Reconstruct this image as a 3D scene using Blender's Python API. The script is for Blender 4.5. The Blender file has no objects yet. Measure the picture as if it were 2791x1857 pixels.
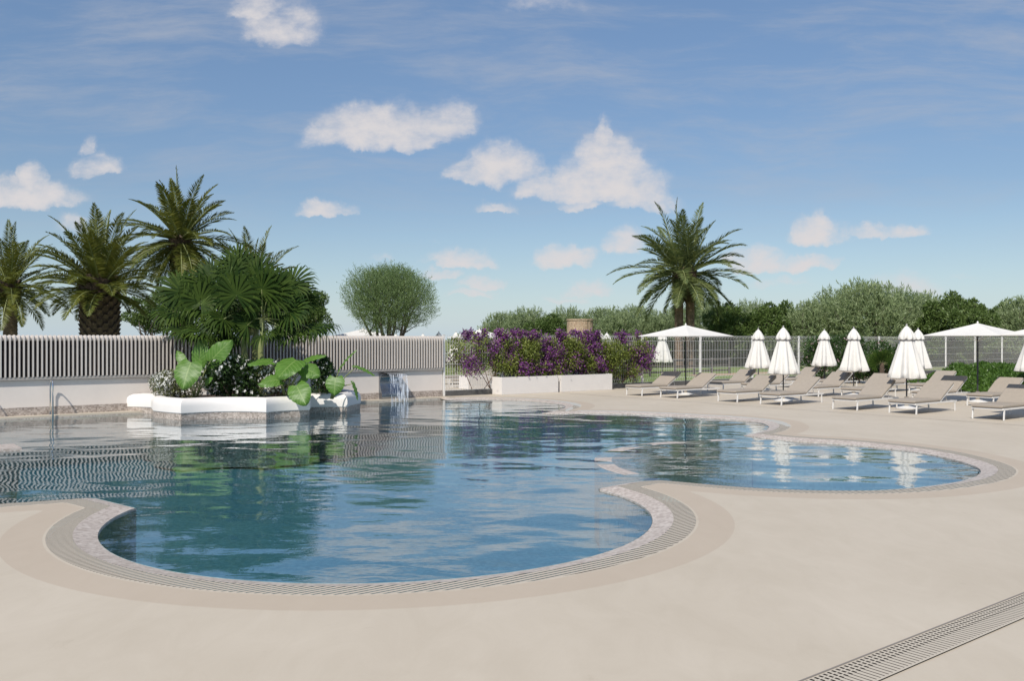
import bpy, math, random
import numpy as np
from mathutils import Vector, Matrix
random.seed(7); np.random.seed(7)
R = math.radians
SC = bpy.context.scene
COL = SC.collection

# ---------------------------------------------------------------- camera
H = 1.8; F = 2450.0; CX = 1395.5; CY = 926.0
cam_d = bpy.data.cameras.new('camera'); cam = bpy.data.objects.new('camera', cam_d); COL.objects.link(cam)
cam.location = (0, 0, H); cam.rotation_euler = (R(90), 0, 0)
cam_d.lens = 36 * F / 2791.0; cam_d.sensor_width = 36; cam_d.clip_end = 6000; cam_d.clip_start = 0.05
cam_d.shift_y = -0.0009
SC.camera = cam

# ---------------------------------------------------------------- sun, sky
HX, HY = 0.32, 0.84                       # horizontal travel of the light per metre of fall
hl = math.hypot(HX, HY); EL = math.atan2(1, hl)
sun_d = bpy.data.lights.new('sun', 'SUN'); sun = bpy.data.objects.new('sun', sun_d); COL.objects.link(sun)
sun_d.energy = 4.9; sun_d.angle = R(0.5); sun_d.color = (1.0, 0.945, 0.86)
sun.rotation_euler = Vector((HX, HY, -1)).to_track_quat('-Z', 'Y').to_euler()
W = bpy.data.worlds.new('World'); SC.world = W; W.use_nodes = True
nt = W.node_tree; N = nt.nodes; L = nt.links; N.clear()
def nd(tree, t, **k):
    n = tree.nodes.new(t)
    for a, b in k.items(): setattr(n, a, b)
    return n
def mth(tree, op, a, b=None, c=None, clamp=False):
    n = tree.nodes.new('ShaderNodeMath'); n.operation = op; n.use_clamp = clamp
    for i, s in enumerate((a, b, c)):
        if s is None: continue
        if isinstance(s, (int, float)): n.inputs[i].default_value = s
        else: tree.links.new(s, n.inputs[i])
    return n.outputs[0]
def vmt(tree, op, a, b=None):
    n = tree.nodes.new('ShaderNodeVectorMath'); n.operation = op
    for i, s in enumerate((a, b)):
        if s is None: continue
        if isinstance(s, (tuple, list)): n.inputs[i].default_value = s
        else: tree.links.new(s, n.inputs[i])
    return n
sky = nd(nt, 'ShaderNodeTexSky'); sky.sky_type = 'NISHITA'; sky.sun_disc = False
sky.sun_elevation = EL; sky.sun_rotation = math.atan2(-HX, -HY) % (2 * math.pi)
sky.air_density = 1.0; sky.dust_density = 0.25; sky.ozone_density = 2.0
tc = nd(nt, 'ShaderNodeTexCoord')
sp = nd(nt, 'ShaderNodeSeparateXYZ'); L.new(tc.outputs['Generated'], sp.inputs[0])
yy = mth(nt, 'MAXIMUM', sp.outputs[1], 0.06)
u0 = mth(nt, 'DIVIDE', sp.outputs[0], yy); v0 = mth(nt, 'DIVIDE', sp.outputs[2], yy)
cb = nd(nt, 'ShaderNodeCombineXYZ'); L.new(u0, cb.inputs[0]); L.new(v0, cb.inputs[1])
def noise(tree, vec, scale, detail=4, rough=0.55, dist=0.0, dims='3D'):
    n = tree.nodes.new('ShaderNodeTexNoise'); n.noise_dimensions = dims
    n.inputs['Scale'].default_value = scale; n.inputs['Detail'].default_value = detail
    n.inputs['Roughness'].default_value = rough; n.inputs['Distortion'].default_value = dist
    if vec is not None: tree.links.new(vec, n.inputs['Vector'])
    return n
def warp(vec, scale, amt, sy=1.0, det=5):
    w = noise(nt, vec, scale, det, 0.6)
    a = vmt(nt, 'SUBTRACT', w.outputs['Color'], (0.5, 0.5, 0.5))
    b = vmt(nt, 'MULTIPLY', a.outputs[0], (amt, amt * sy, 0))
    return vmt(nt, 'ADD', vec, b.outputs[0]).outputs[0]
pv = warp(cb.outputs[0], 10.0, 0.075, 0.45)
pv = warp(pv, 36.0, 0.030, 0.8, 5)
BL = [  # centre x, y, half width, half height up (2357-wide picture units), strength
 (870,318,185,95,1.0),(760,312,70,62,.8),(1030,300,85,90,.75),(940,322,110,55,.8),
 (1390,440,175,105,1.0),(1400,375,100,85,1.0),(1392,320,32,62,.8),(1150,405,105,85,1.0),(1070,405,55,40,.7),(1300,448,120,65,1.0),(1480,470,110,60,.8),(1320,475,50,28,.7),
 (70,460,150,62,1.0),(85,420,45,60,.9),(235,392,75,55,.75),(195,345,22,40,.5),
 (640,75,125,95,.72),(590,30,80,60,.7),(1240,20,130,50,.38),
 (755,495,75,30,.8),(1060,610,85,38,.9),(1020,636,45,18,.7),(1105,658,60,28,.75),(1090,680,50,22,.6),(1305,606,90,48,.95),(1310,575,22,20,.6),
 (1350,672,70,34,.75),(1290,690,70,18,.5),(1885,555,75,65,1.0),(2030,545,110,36,.85),(1900,518,24,30,.7),
 (1745,612,90,48,.9),(1860,616,90,32,.9),(1430,575,55,62,.8),(170,522,55,38,.55),(1140,482,70,24,.6),(1820,650,60,24,.5),(1740,655,60,20,.4),
 (2090,672,110,48,.55),(890,590,50,16,.4),(2230,640,60,14,.3),(1010,560,60,16,.2),(1720,440,60,20,.2),
 (-200,430,160,70,.9),(2600,500,150,70,.9),(2700,620,120,40,.8),(-150,600,120,30,.7),(600,-250,200,90,.9),(1500,-420,320,120,1.),(1050,-500,260,90,.9),(300,-700,260,120,1.),(1900,-650,260,120,1.),(2300,-200,180,80,.7),(1350,-160,160,50,.5)]
tot = None; FD = 2069.0
for (bx, by, bw, bh, st) in BL:
    bw *= 1.12; bh *= 1.12
    q = vmt(nt, 'SUBTRACT', pv, ((bx-1178.5)/FD, (782-by)/FD, 0)).outputs[0]
    s2 = nd(nt, 'ShaderNodeSeparateXYZ'); L.new(q, s2.inputs[0])
    yn = mth(nt, 'MULTIPLY', s2.outputs[1], -FD/(bh*0.30)); yp = mth(nt, 'MULTIPLY', s2.outputs[1], FD/bh)
    ym = mth(nt, 'MAXIMUM', yp, yn); xm = mth(nt, 'MULTIPLY', s2.outputs[0], FD/bw)
    d2 = mth(nt, 'MULTIPLY_ADD', xm, xm, mth(nt, 'MULTIPLY', ym, ym))
    val = mth(nt, 'MULTIPLY', mth(nt, 'SUBTRACT', 1.0, d2, clamp=True), st)
    tot = val if tot is None else mth(nt, 'MAXIMUM', tot, val)
fine = noise(nt, vmt(nt, 'MULTIPLY', cb.outputs[0], (1, 1.6, 1)).outputs[0], 30.0, 6, 0.62)
dens = mth(nt, 'ADD', tot, mth(nt, 'MULTIPLY_ADD', fine.outputs[0], 1.6, -0.68))
mr = nd(nt, 'ShaderNodeMapRange'); mr.interpolation_type = 'SMOOTHSTEP'
mr.inputs[1].default_value = 0.0; mr.inputs[2].default_value = 1.3; mr.inputs[3].default_value = 0; mr.inputs[4].default_value = 1.0
L.new(mth(nt, 'MULTIPLY', dens, mth(nt, 'MULTIPLY', tot, 2.2, clamp=True)), mr.inputs[0])
# cirrus veils
cv = nd(nt, 'ShaderNodeMapping'); cv.inputs['Rotation'].default_value = (0, 0, R(-7)); cv.inputs['Scale'].default_value = (1.3, 7.5, 1)
L.new(warp(cb.outputs[0], 3.0, 0.10, 0.5, 3), cv.inputs[0])
ci = noise(nt, cv.outputs[0], 2.6, 9, 0.66, 0.3)
cr = nd(nt, 'ShaderNodeMapRange'); cr.interpolation_type = 'SMOOTHSTEP'
cr.inputs[1].default_value = 0.40; cr.inputs[2].default_value = 0.78; cr.inputs[4].default_value = 0.58
L.new(ci.outputs[0], cr.inputs[0])
hi = nd(nt, 'ShaderNodeMapRange'); hi.inputs[1].default_value = 0.10; hi.inputs[2].default_value = 0.24; L.new(v0, hi.inputs[0])
cirr = mth(nt, 'MULTIPLY', cr.outputs[0], mth(nt, 'MULTIPLY_ADD', hi.outputs[0], 0.88, 0.12))
front = mth(nt, 'MULTIPLY', mth(nt, 'SUBTRACT', sp.outputs[1], 0.07), 20, clamp=True)
tint = nd(nt, 'ShaderNodeMix', data_type='RGBA', blend_type='MULTIPLY'); tint.inputs[0].default_value = 1
L.new(sky.outputs[0], tint.inputs[6]); tint.inputs[7].default_value = (0.90, 0.94, 1.0, 1)
m1 = nd(nt, 'ShaderNodeMix', data_type='RGBA'); L.new(cirr, m1.inputs[0]); hz = nd(nt, 'ShaderNodeMix', data_type='RGBA'); L.new(mth(nt, 'MULTIPLY', mth(nt, 'POWER', 2.718, mth(nt, 'MULTIPLY', mth(nt, 'MAXIMUM', sp.outputs[2], 0.0), -17.0)), 0.78), hz.inputs[0])
up_ = nd(nt, 'ShaderNodeMapRange'); up_.inputs[1].default_value = .16; up_.inputs[2].default_value = .36; L.new(sp.outputs[2], up_.inputs[0])
tp = nd(nt, 'ShaderNodeMix', data_type='RGBA', blend_type='MULTIPLY'); L.new(up_.outputs[0], tp.inputs[0]); L.new(tint.outputs[2], tp.inputs[6]); tp.inputs[7].default_value = (1.32, 1.31, 1.27, 1)
L.new(tp.outputs[2], hz.inputs[6]); hz.inputs[7].default_value = (5.4, 6.9, 8.4, 1); L.new(hz.outputs[2], m1.inputs[6]); m1.inputs[7].default_value = (5.0, 5.3, 6.0, 1)
m2 = nd(nt, 'ShaderNodeMix', data_type='RGBA'); L.new(mth(nt, 'MULTIPLY', mr.outputs[0], front), m2.inputs[0]); L.new(m1.outputs[2], m2.inputs[6]); m2.inputs[7].default_value = (7.7, 7.4, 7.5, 1)
bg = nd(nt, 'ShaderNodeBackground'); bg.inputs[1].default_value = 0.10; L.new(m2.outputs[2], bg.inputs[0])
wo = nd(nt, 'ShaderNodeOutputWorld'); L.new(bg.outputs[0], wo.inputs[0])
W.cycles.sampling_method = 'MANUAL'; W.cycles.sample_map_resolution = 512
SC.view_settings.view_transform = 'Standard'; SC.view_settings.look = 'None'
SC.view_settings.exposure = -0.13; SC.view_settings.gamma = 1
SC.render.engine = 'CYCLES'
SC.cycles.max_bounces = 8; SC.cycles.transparent_max_bounces = 16
SC.render.resolution_x = 1024; SC.render.resolution_y = 682

# ---------------------------------------------------------------- coordinates
T = Vector((0.789, 0.615, 0)).normalized()       # along the wall and fence
NN = Vector((T.y, -T.x, 0))                      # from the wall towards the pool
W0 = Vector((-2.21, 28.45, 0))                   # right-hand end of the wall
def gp(px, py, z=0.0):
    Y = (H - z) * F / (py - CY); return Vector(((px - CX) / F * Y, Y, z))
def at(px, py, Y):
    return Vector(((px - CX) / F * Y, Y, H - (py - CY) / F * Y))
def wp(s, n=0.0, z=0.0):
    p = W0 + T * s + NN * n; return Vector((p.x, p.y, z))
FR1 = Vector((4.15, 28.6, 0))
def rowp(tau, q, z=0.0):
    p = FR1 + T * tau + NN * q; return Vector((p.x, p.y, z))

# ---------------------------------------------------------------- materials
def mat(name, col, rough=0.6, var=0.0, vscale=3.0, bump=0.0, bscale=20.0, metal=0.0, spec=0.5, coord='Object', col2=None, stretch=None):
    m = bpy.data.materials.new(name); m.use_nodes = True; t = m.node_tree
    b = t.nodes['Principled BSDF']; b.inputs['Roughness'].default_value = rough
    b.inputs['Metallic'].default_value = metal; b.inputs['Specular IOR Level'].default_value = spec
    b.inputs['Base Color'].default_value = (*col, 1)
    tcn = t.nodes.new('ShaderNodeTexCoord'); vec = tcn.outputs[coord]
    if stretch:
        mp = t.nodes.new('ShaderNodeMapping'); mp.inputs['Scale'].default_value = stretch; t.links.new(vec, mp.inputs[0]); vec = mp.outputs[0]
    if var > 0 or col2:
        n = noise(t, vec, vscale, 5, 0.6)
        mx = nd(t, 'ShaderNodeMix', data_type='RGBA')
        c2 = col2 or tuple(max(0, c * (1 - var)) for c in col)
        c1 = col if col2 else tuple(c * (1 + var * 0.5) for c in col)
        mx.inputs[6].default_value = (*c1, 1); mx.inputs[7].default_value = (*c2, 1)
        mrn = nd(t, 'ShaderNodeMapRange'); mrn.inputs[1].default_value = .3; mrn.inputs[2].default_value = .7
        t.links.new(n.outputs[0], mrn.inputs[0]); t.links.new(mrn.outputs[0], mx.inputs[0]); t.links.new(mx.outputs[2], b.inputs['Base Color'])
    if bump > 0:
        n2 = noise(t, vec, bscale, 4, 0.6); bp = nd(t, 'ShaderNodeBump'); bp.inputs['Strength'].default_value = bump; bp.inputs['Distance'].default_value = 0.02
        t.links.new(n2.outputs[0], bp.inputs['Height']); t.links.new(bp.outputs[0], b.inputs['Normal'])
    return m
def leafmat(name, c1, c2, trans=0.35, rough=0.45, spec=0.4):
    m = bpy.data.materials.new(name); m.use_nodes = True; t = m.node_tree
    b = t.nodes['Principled BSDF']; out = t.nodes['Material Output']
    g = nd(t, 'ShaderNodeNewGeometry'); mx = nd(t, 'ShaderNodeMix', data_type='RGBA')
    tcn = nd(t, 'ShaderNodeTexCoord'); n = noise(t, tcn.outputs['Object'], 1.3, 3)
    fac = mth(t, 'MULTIPLY_ADD', g.outputs['Random Per Island'], 0.7, mth(t, 'MULTIPLY_ADD', n.outputs[0], 1.2, -0.45), clamp=True)
    t.links.new(fac, mx.inputs[0]); mx.inputs[6].default_value = (*c1, 1); mx.inputs[7].default_value = (*c2, 1)
    t.links.new(mx.outputs[2], b.inputs['Base Color']); b.inputs['Roughness'].default_value = rough; b.inputs['Specular IOR Level'].default_value = spec
    tr = nd(t, 'ShaderNodeBsdfTranslucent'); t.links.new(mx.outputs[2], tr.inputs[0])
    ms = nd(t, 'ShaderNodeMixShader'); ms.inputs[0].default_value = trans
    t.links.new(b.outputs[0], ms.inputs[1]); t.links.new(tr.outputs[0], ms.inputs[2]); t.links.new(ms.outputs[0], out.inputs[0])
    return m
def srgb(r, g, b):
    f = lambda c: (c/255/12.92) if c/255 <= 0.04045 else ((c/255+0.055)/1.055)**2.4
    return (f(r), f(g), f(b))

M = {}
M['render'] = mat('white_render', (.70,.63,.57), .8, .06, 1.2, .05, 60)
M['whitewash'] = mat('whitewash', (.72,.685,.65), .7, .03, 2, .04, 30)
M['slat'] = mat('slat_paint', (.58,.53,.485), .5, .05, 3)
M['slat_back'] = mat('screen_backing', (.05,.045,.043), .8, .1, 3)  # shade in the gaps between slats is put into this dark colour
M['white_metal'] = mat('white_metal', (.72,.70,.67), .35, .03, 8)
M['white_wire'] = mat('white_wire', (.74,.73,.70), .4)
M['fabric'] = mat('parasol_fabric', (.70,.675,.63), .9, .05, 6, .15, 220)
M['cushion'] = mat('cushion_fabric', (.33,.285,.235), .9, .06, 9, .15, 260)
M['sling'] = mat('sling_fabric', (.30,.265,.225), .9, .05, 9)
M['dark_metal'] = mat('dark_metal', (.035,.035,.038), .45)
M['concrete'] = mat('concrete', (.25,.22,.18), .85, .2, 9, .3, 60)
M['tie'] = mat('tie_band', (.34,.33,.33), .8)
M['chrome'] = mat('chrome', (.62,.64,.66), .12, metal=1)
M['steel'] = mat('steel', (.30,.32,.35), .2, .1, 3, metal=.9)
M['kerb'] = mat('dark_kerb', (.10,.098,.095), .8, .3, 9, .3, 40)
M['soil'] = mat('soil', (.10,.07,.05), .95, .4, 12, .6, 40)
M['stone_wall'] = None
M['wood_dark'] = mat('dark_timber', (.075,.068,.06), .8, .3, 6, .3, 30)
M['bark'] = mat('bark', (.11,.09,.075), .9, .4, 7, .8, 28, col2=(.07,.058,.048))
M['palm_trunk'] = mat('palm_trunk', (.24,.165,.11), .95, .4, 5, .8, 30, col2=(.10,.066,.046))
M['palm_boot'] = mat('palm_boots', (.15,.105,.07), .95, .4, 9, .8, 30, col2=(.045,.032,.024))
M['stem'] = mat('green_stem', (.22,.25,.09), .6, .3, 9)
M['twig'] = mat('twig', (.17,.10,.07), .8, .3, 9)
M['palm_leaf'] = leafmat('palm_leaf', (.070,.098,.018), (.19,.19,.036), .3)
M['palm_leaf_b'] = leafmat('palm_leaf_blue', (.085,.125,.050), (.20,.225,.07), .3)
M['fan_leaf'] = leafmat('fan_leaf', (.012,.034,.006), (.066,.105,.018), .2, .55, .12)
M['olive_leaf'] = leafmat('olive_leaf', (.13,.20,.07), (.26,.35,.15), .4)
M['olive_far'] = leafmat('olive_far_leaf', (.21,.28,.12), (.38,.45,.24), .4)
M['broad_leaf'] = leafmat('broad_leaf', (.075,.125,.030), (.17,.24,.07), .35)
M['shrub_leaf'] = leafmat('shrub_leaf', (.025,.060,.018), (.07,.12,.03), .3)
M['pale_leaf'] = leafmat('pale_shrub_leaf', (.08,.10,.035), (.26,.27,.13), .3)
M['boug_leaf'] = leafmat('bougainvillea_leaf', (.11,.15,.03), (.30,.34,.075), .4)
M['boug_flower'] = leafmat('bougainvillea_flower', (.085,.020,.115), (.38,.13,.38), .35)
M['white_flower'] = leafmat('white_flower', (.72,.72,.68), (.85,.84,.80), .3)
M['pink_flower'] = leafmat('pink_flower', (.55,.34,.36), (.65,.5,.5), .3)
M['hedge_leaf'] = leafmat('hedge_leaf', (.055,.12,.018), (.11,.20,.03), .35)
M['oleander_leaf'] = leafmat('oleander_leaf', (.035,.08,.022), (.09,.15,.045), .3)

def mosaic(name, ca, cb_, cc, size=0.03, stripe=False):
    m = bpy.data.materials.new(name); m.use_nodes = True; t = m.node_tree; b = t.nodes['Principled BSDF']
    tcn = nd(t, 'ShaderNodeTexCoord')
    mp = nd(t, 'ShaderNodeMapping'); mp.inputs['Rotation'].default_value = (0, 0, -math.atan2(T.y, T.x)); mp.inputs['Scale'].default_value = (1/size,)*3
    t.links.new(tcn.outputs['Object'], mp.inputs[0])
    sn = vmt(t, 'FLOOR', mp.outputs[0]); wn = nd(t, 'ShaderNodeTexWhiteNoise'); t.links.new(sn.outputs[0], wn.inputs[0])
    big = noise(t, tcn.outputs['Object'], 9, 3)
    cr = nd(t, 'ShaderNodeValToRGB'); cr.color_ramp.elements[0].color = (*ca, 1); cr.color_ramp.elements[1].color = (*cc, 1)
    e = cr.color_ramp.elements.new(.5); e.color = (*cb_, 1)
    t.links.new(mth(t, 'MULTIPLY_ADD', wn.outputs[0], .75, mth(t, 'MULTIPLY_ADD', big.outputs[0], .9, -.32), clamp=True), cr.inputs[0])
    t.links.new(cr.outputs[0], b.inputs['Base Color']); b.inputs['Roughness'].default_value = .45
    return m
M['mosaic_wall'] = mosaic('mosaic_grey', (.20,.165,.14), (.35,.295,.255), (.52,.455,.40), .035)
M['coping'] = mosaic('mosaic_coping', (.34,.28,.235), (.48,.41,.355), (.59,.525,.465), .03)
M['basin'] = mosaic('mosaic_basin', (.14,.32,.36), (.20,.40,.45), (.28,.49,.54), .05)

def deckmat(name, c1, c2):
    m = bpy.data.materials.new(name); m.use_nodes = True; t = m.node_tree; b = t.nodes['Principled BSDF']
    tcn = nd(t, 'ShaderNodeTexCoord'); o = tcn.outputs['Object']
    a = noise(t, o, .55, 4, .55, .6); c = noise(t, vmt(t, 'MULTIPLY', o, (1, .45, 1)).outputs[0], 2.6, 7, .7, 1.2); d = noise(t, o, 55, 3)
    fac = mth(t, 'ADD', mth(t, 'MULTIPLY', a.outputs[0], .9), mth(t, 'MULTIPLY_ADD', c.outputs[0], .8, mth(t, 'MULTIPLY_ADD', d.outputs[0], .15, -.45)), clamp=True)
    mx = nd(t, 'ShaderNodeMix', data_type='RGBA'); t.links.new(fac, mx.inputs[0]); mx.inputs[6].default_value = (*c1, 1); mx.inputs[7].default_value = (*c2, 1)
    # a few drifting stains of the cement
    st = noise(t, o, 1.1, 8, .75, 2.2); sr = nd(t, 'ShaderNodeMapRange'); sr.inputs[1].default_value = .62; sr.inputs[2].default_value = .72; sr.inputs[4].default_value = .30
    t.links.new(st.outputs[0], sr.inputs[0]); mx2 = nd(t, 'ShaderNodeMix', data_type='RGBA'); t.links.new(sr.outputs[0], mx2.inputs[0])
    t.links.new(mx.outputs[2], mx2.inputs[6]); mx2.inputs[7].default_value = (c1[0]*.8, c1[1]*.76, c1[2]*.72, 1)
    t.links.new(mx2.outputs[2], b.inputs['Base Color']); b.inputs['Roughness'].default_value = .62
    bp = nd(t, 'ShaderNodeBump'); bp.inputs['Strength'].default_value = .12; bp.inputs['Distance'].default_value = .004
    t.links.new(noise(t, o, 26, 6, .7).outputs[0], bp.inputs['Height']); t.links.new(bp.outputs[0], b.inputs['Normal'])
    return m
M['deck'] = deckmat('deck_cement', (.450,.386,.298), (.572,.504,.41))
M['band'] = deckmat('deck_border', (.435,.36,.275), (.50,.42,.33))

def grate_mat(name, bar, dark, period, duty, along):
    # bars across a trench: the gaps are see-through to the dark trench below
    m = bpy.data.materials.new(name); m.use_nodes = True; t = m.node_tree; b = t.nodes['Principled BSDF']; out = t.nodes['Material Output']
    b.inputs['Base Color'].default_value = (*bar, 1); b.inputs['Roughness'].default_value = .55
    tcn = nd(t, 'ShaderNodeTexCoord'); mp = nd(t, 'ShaderNodeMapping'); mp.inputs['Rotation'].default_value = (0, 0, -math.atan2(T.y, T.x))
    t.links.new(tcn.outputs['Object'], mp.inputs[0]); s = nd(t, 'ShaderNodeSeparateXYZ'); t.links.new(mp.outputs[0], s.inputs[0])
    a, c = (s.outputs[1], s.outputs[0]) if along else (s.outputs[0], s.outputs[1])
    fr = mth(t, 'FRACT', mth(t, 'MULTIPLY', a, 1/period)); gap = mth(t, 'LESS_THAN', fr, 1 - duty)
    fr2 = mth(t, 'FRACT', mth(t, 'MULTIPLY', c, 1/0.22 if along else 1/0.12)); g2 = mth(t, 'GREATER_THAN', fr2, -1.0)
    if not along:      # short broad slots in three rows beside the edge strip, then long narrow ones
        n_ = mth(t, 'MULTIPLY', s.outputs[1], -1.0); row = mth(t, 'LESS_THAN', n_, .105)
        gap = mth(t, 'LESS_THAN', fr, mth(t, 'MULTIPLY_ADD', row, .24, .20)); f3 = mth(t, 'FRACT', mth(t, 'MULTIPLY', n_, 1/.035))
        g2 = mth(t, 'MAXIMUM', mth(t, 'GREATER_THAN', f3, .26), mth(t, 'SUBTRACT', 1.0, row)); g2 = mth(t, 'MULTIPLY', g2, mth(t, 'LESS_THAN', n_, .225))
    tr = nd(t, 'ShaderNodeBsdfTransparent'); ms = nd(t, 'ShaderNodeMixShader')
    t.links.new(mth(t, 'MULTIPLY', gap, g2), ms.inputs[0]); t.links.new(b.outputs[0], ms.inputs[1]); t.links.new(tr.outputs[0], ms.inputs[2]); t.links.new(ms.outputs[0], out.inputs[0])
    return m
M['grate'] = grate_mat('drain_grate', (.50,.44,.355), None, .048, .70, True)
M['grate2'] = grate_mat('channel_grate', (.50,.44,.355), None, .040, .62, False)
M['trench'] = mat('trench', (.022,.018,.015), .9)

def fieldmat():
    m = bpy.data.materials.new('field'); m.use_nodes = True; t = m.node_tree; b = t.nodes['Principled BSDF']; b.inputs['Roughness'].default_value = .95
    o = nd(t, 'ShaderNodeTexCoord').outputs['Object']
    a = noise(t, o, .09, 5, .6); c = noise(t, o, 5, 5, .7)
    cr = nd(t, 'ShaderNodeValToRGB'); cr.color_ramp.elements[0].color = (.10,.14,.035,1); cr.color_ramp.elements[1].color = (.34,.29,.17,1)
    e = cr.color_ramp.elements.new(.5); e.color = (.17,.20,.06,1)
    t.links.new(mth(t, 'MULTIPLY_ADD', c.outputs[0], .5, mth(t, 'MULTIPLY_ADD', a.outputs[0], 1.3, -.45), clamp=True), cr.inputs[0]); t.links.new(cr.outputs[0], b.inputs['Base Color'])
    return m
M['field'] = fieldmat()

def brickmat():
    m = bpy.data.materials.new('tower_stone'); m.use_nodes = True; t = m.node_tree; b = t.nodes['Principled BSDF']; b.inputs['Roughness'].default_value = .9
    o = nd(t, 'ShaderNodeTexCoord').outputs['Object']
    v = nd(t, 'ShaderNodeTexVoronoi'); v.inputs['Scale'].default_value = 7; t.links.new(vmt(t, 'MULTIPLY', o, (1, 1, 1.8)).outputs[0], v.inputs[0])
    cr = nd(t, 'ShaderNodeValToRGB'); cr.color_ramp.elements[0].color = (.34,.22,.14,1); cr.color_ramp.elements[1].color = (.58,.45,.32,1)
    t.links.new(v.outputs['Color'], cr.inputs[0]); 
    v2 = nd(t, 'ShaderNodeTexVoronoi', feature='DISTANCE_TO_EDGE'); v2.inputs['Scale'].default_value = 7; t.links.new(vmt(t, 'MULTIPLY', o, (1, 1, 1.8)).outputs[0], v2.inputs[0])
    mx = nd(t, 'ShaderNodeMix', data_type='RGBA'); t.links.new(mth(t, 'MULTIPLY', v2.outputs[0], 14, clamp=True), mx.inputs[0]); mx.inputs[6].default_value = (.16,.12,.09,1)
    t.links.new(cr.outputs[0], mx.inputs[7]); t.links.new(mx.outputs[2], b.inputs['Base Color'])
    return m
M['stone_wall'] = brickmat()

def watermat():
    m = bpy.data.materials.new('water'); m.use_nodes = True; t = m.node_tree; t.nodes.clear()
    out = nd(t, 'ShaderNodeOutputMaterial'); o = nd(t, 'ShaderNodeTexCoord').outputs['Object']
    n1 = noise(t, vmt(t, 'MULTIPLY', o, (.8, 1.6, 1)).outputs[0], 3.0, 3, .5, .5); n2 = noise(t, o, 9.0, 2, .5, .3)
    h = mth(t, 'MULTIPLY_ADD', n2.outputs[0], .22, n1.outputs[0])
    bp = nd(t, 'ShaderNodeBump'); bp.inputs['Strength'].default_value = 1; bp.inputs['Distance'].default_value = .0026
    t.links.new(h, bp.inputs['Height'])
    fr = nd(t, 'ShaderNodeFresnel'); bk = nd(t, 'ShaderNodeNewGeometry'); t.links.new(mth(t, 'MULTIPLY_ADD', bk.outputs['Backfacing'], 1/1.75-1.75, 1.75), fr.inputs[0]); t.links.new(bp.outputs[0], fr.inputs['Normal'])
    gl = nd(t, 'ShaderNodeBsdfGlossy'); gl.inputs['Roughness'].default_value = .0; gl.inputs['Color'].default_value = (.98,.99,1,1); t.links.new(bp.outputs[0], gl.inputs['Normal'])
    tr = nd(t, 'ShaderNodeBsdfTransparent'); tr.inputs[0].default_value = (.44,.60,.66,1)
    ms = nd(t, 'ShaderNodeMixShader'); t.links.new(mth(t, 'MULTIPLY_ADD', fr.outputs[0], 1.0, .05, clamp=True), ms.inputs[0]); t.links.new(tr.outputs[0], ms.inputs[1]); t.links.new(gl.outputs[0], ms.inputs[2])
    t.links.new(ms.outputs[0], out.inputs[0]); return m
M['water'] = watermat()

def earmat():
    m = bpy.data.materials.new('elephant_ear'); m.use_nodes = True; t = m.node_tree; b = t.nodes['Principled BSDF']; out = t.nodes['Material Output']
    uv = nd(t, 'ShaderNodeUVMap'); s = nd(t, 'ShaderNodeSeparateXYZ'); t.links.new(uv.outputs[0], s.inputs[0])
    av = mth(t, 'ABSOLUTE', mth(t, 'SUBTRACT', s.outputs[1], .5))
    mid = mth(t, 'LESS_THAN', av, .022)
    k = mth(t, 'FRACT', mth(t, 'MULTIPLY', mth(t, 'SUBTRACT', s.outputs[0], mth(t, 'MULTIPLY', av, .55)), 8))
    vein = mth(t, 'LESS_THAN', k, .12)
    n = noise(t, nd(t, 'ShaderNodeTexCoord').outputs['Object'], 6, 3)
    mx = nd(t, 'ShaderNodeMix', data_type='RGBA'); t.links.new(n.outputs[0], mx.inputs[0]); mx.inputs[6].default_value = (.065,.16,.016,1); mx.inputs[7].default_value = (.13,.27,.04,1)
    mx2 = nd(t, 'ShaderNodeMix', data_type='RGBA'); t.links.new(mth(t, 'MULTIPLY', mth(t, 'MAXIMUM', mid, vein), .55), mx2.inputs[0]); t.links.new(mx.outputs[2], mx2.inputs[6]); mx2.inputs[7].default_value = (.30,.42,.13,1)
    t.links.new(mx2.outputs[2], b.inputs['Base Color']); b.inputs['Roughness'].default_value = .45
    tr = nd(t, 'ShaderNodeBsdfTranslucent'); t.links.new(mx2.outputs[2], tr.inputs[0]); ms = nd(t, 'ShaderNodeMixShader'); ms.inputs[0].default_value = .35
    t.links.new(b.outputs[0], ms.inputs[1]); t.links.new(tr.outputs[0], ms.inputs[2]); t.links.new(ms.outputs[0], out.inputs[0])
    return m
M['ear'] = earmat()

def fallmat():
    m = bpy.data.materials.new('falling_water'); m.use_nodes = True; t = m.node_tree; t.nodes.clear(); out = nd(t, 'ShaderNodeOutputMaterial')
    o = nd(t, 'ShaderNodeTexCoord').outputs['Object']
    n = noise(t, vmt(t, 'MULTIPLY', o, (22, 22, 2.2)).outputs[0], 1, 4, .7, .4)
    r = nd(t, 'ShaderNodeMapRange'); r.inputs[1].default_value = .49; r.inputs[2].default_value = .60; r.inputs[4].default_value = .85; t.links.new(n.outputs[0], r.inputs[0])
    d = nd(t, 'ShaderNodeBsdfDiffuse'); d.inputs[0].default_value = (.78,.80,.84,1); g = nd(t, 'ShaderNodeBsdfGlossy'); g.inputs['Roughness'].default_value = .15
    a = nd(t, 'ShaderNodeMixShader'); a.inputs[0].default_value = .35; t.links.new(d.outputs[0], a.inputs[1]); t.links.new(g.outputs[0], a.inputs[2])
    tr = nd(t, 'ShaderNodeBsdfTransparent'); ms = nd(t, 'ShaderNodeMixShader'); t.links.new(r.outputs[0], ms.inputs[0]); t.links.new(tr.outputs[0], ms.inputs[1]); t.links.new(a.outputs[0], ms.inputs[2])
    t.links.new(ms.outputs[0], out.inputs[0]); return m
M['fall'] = fallmat()

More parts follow.
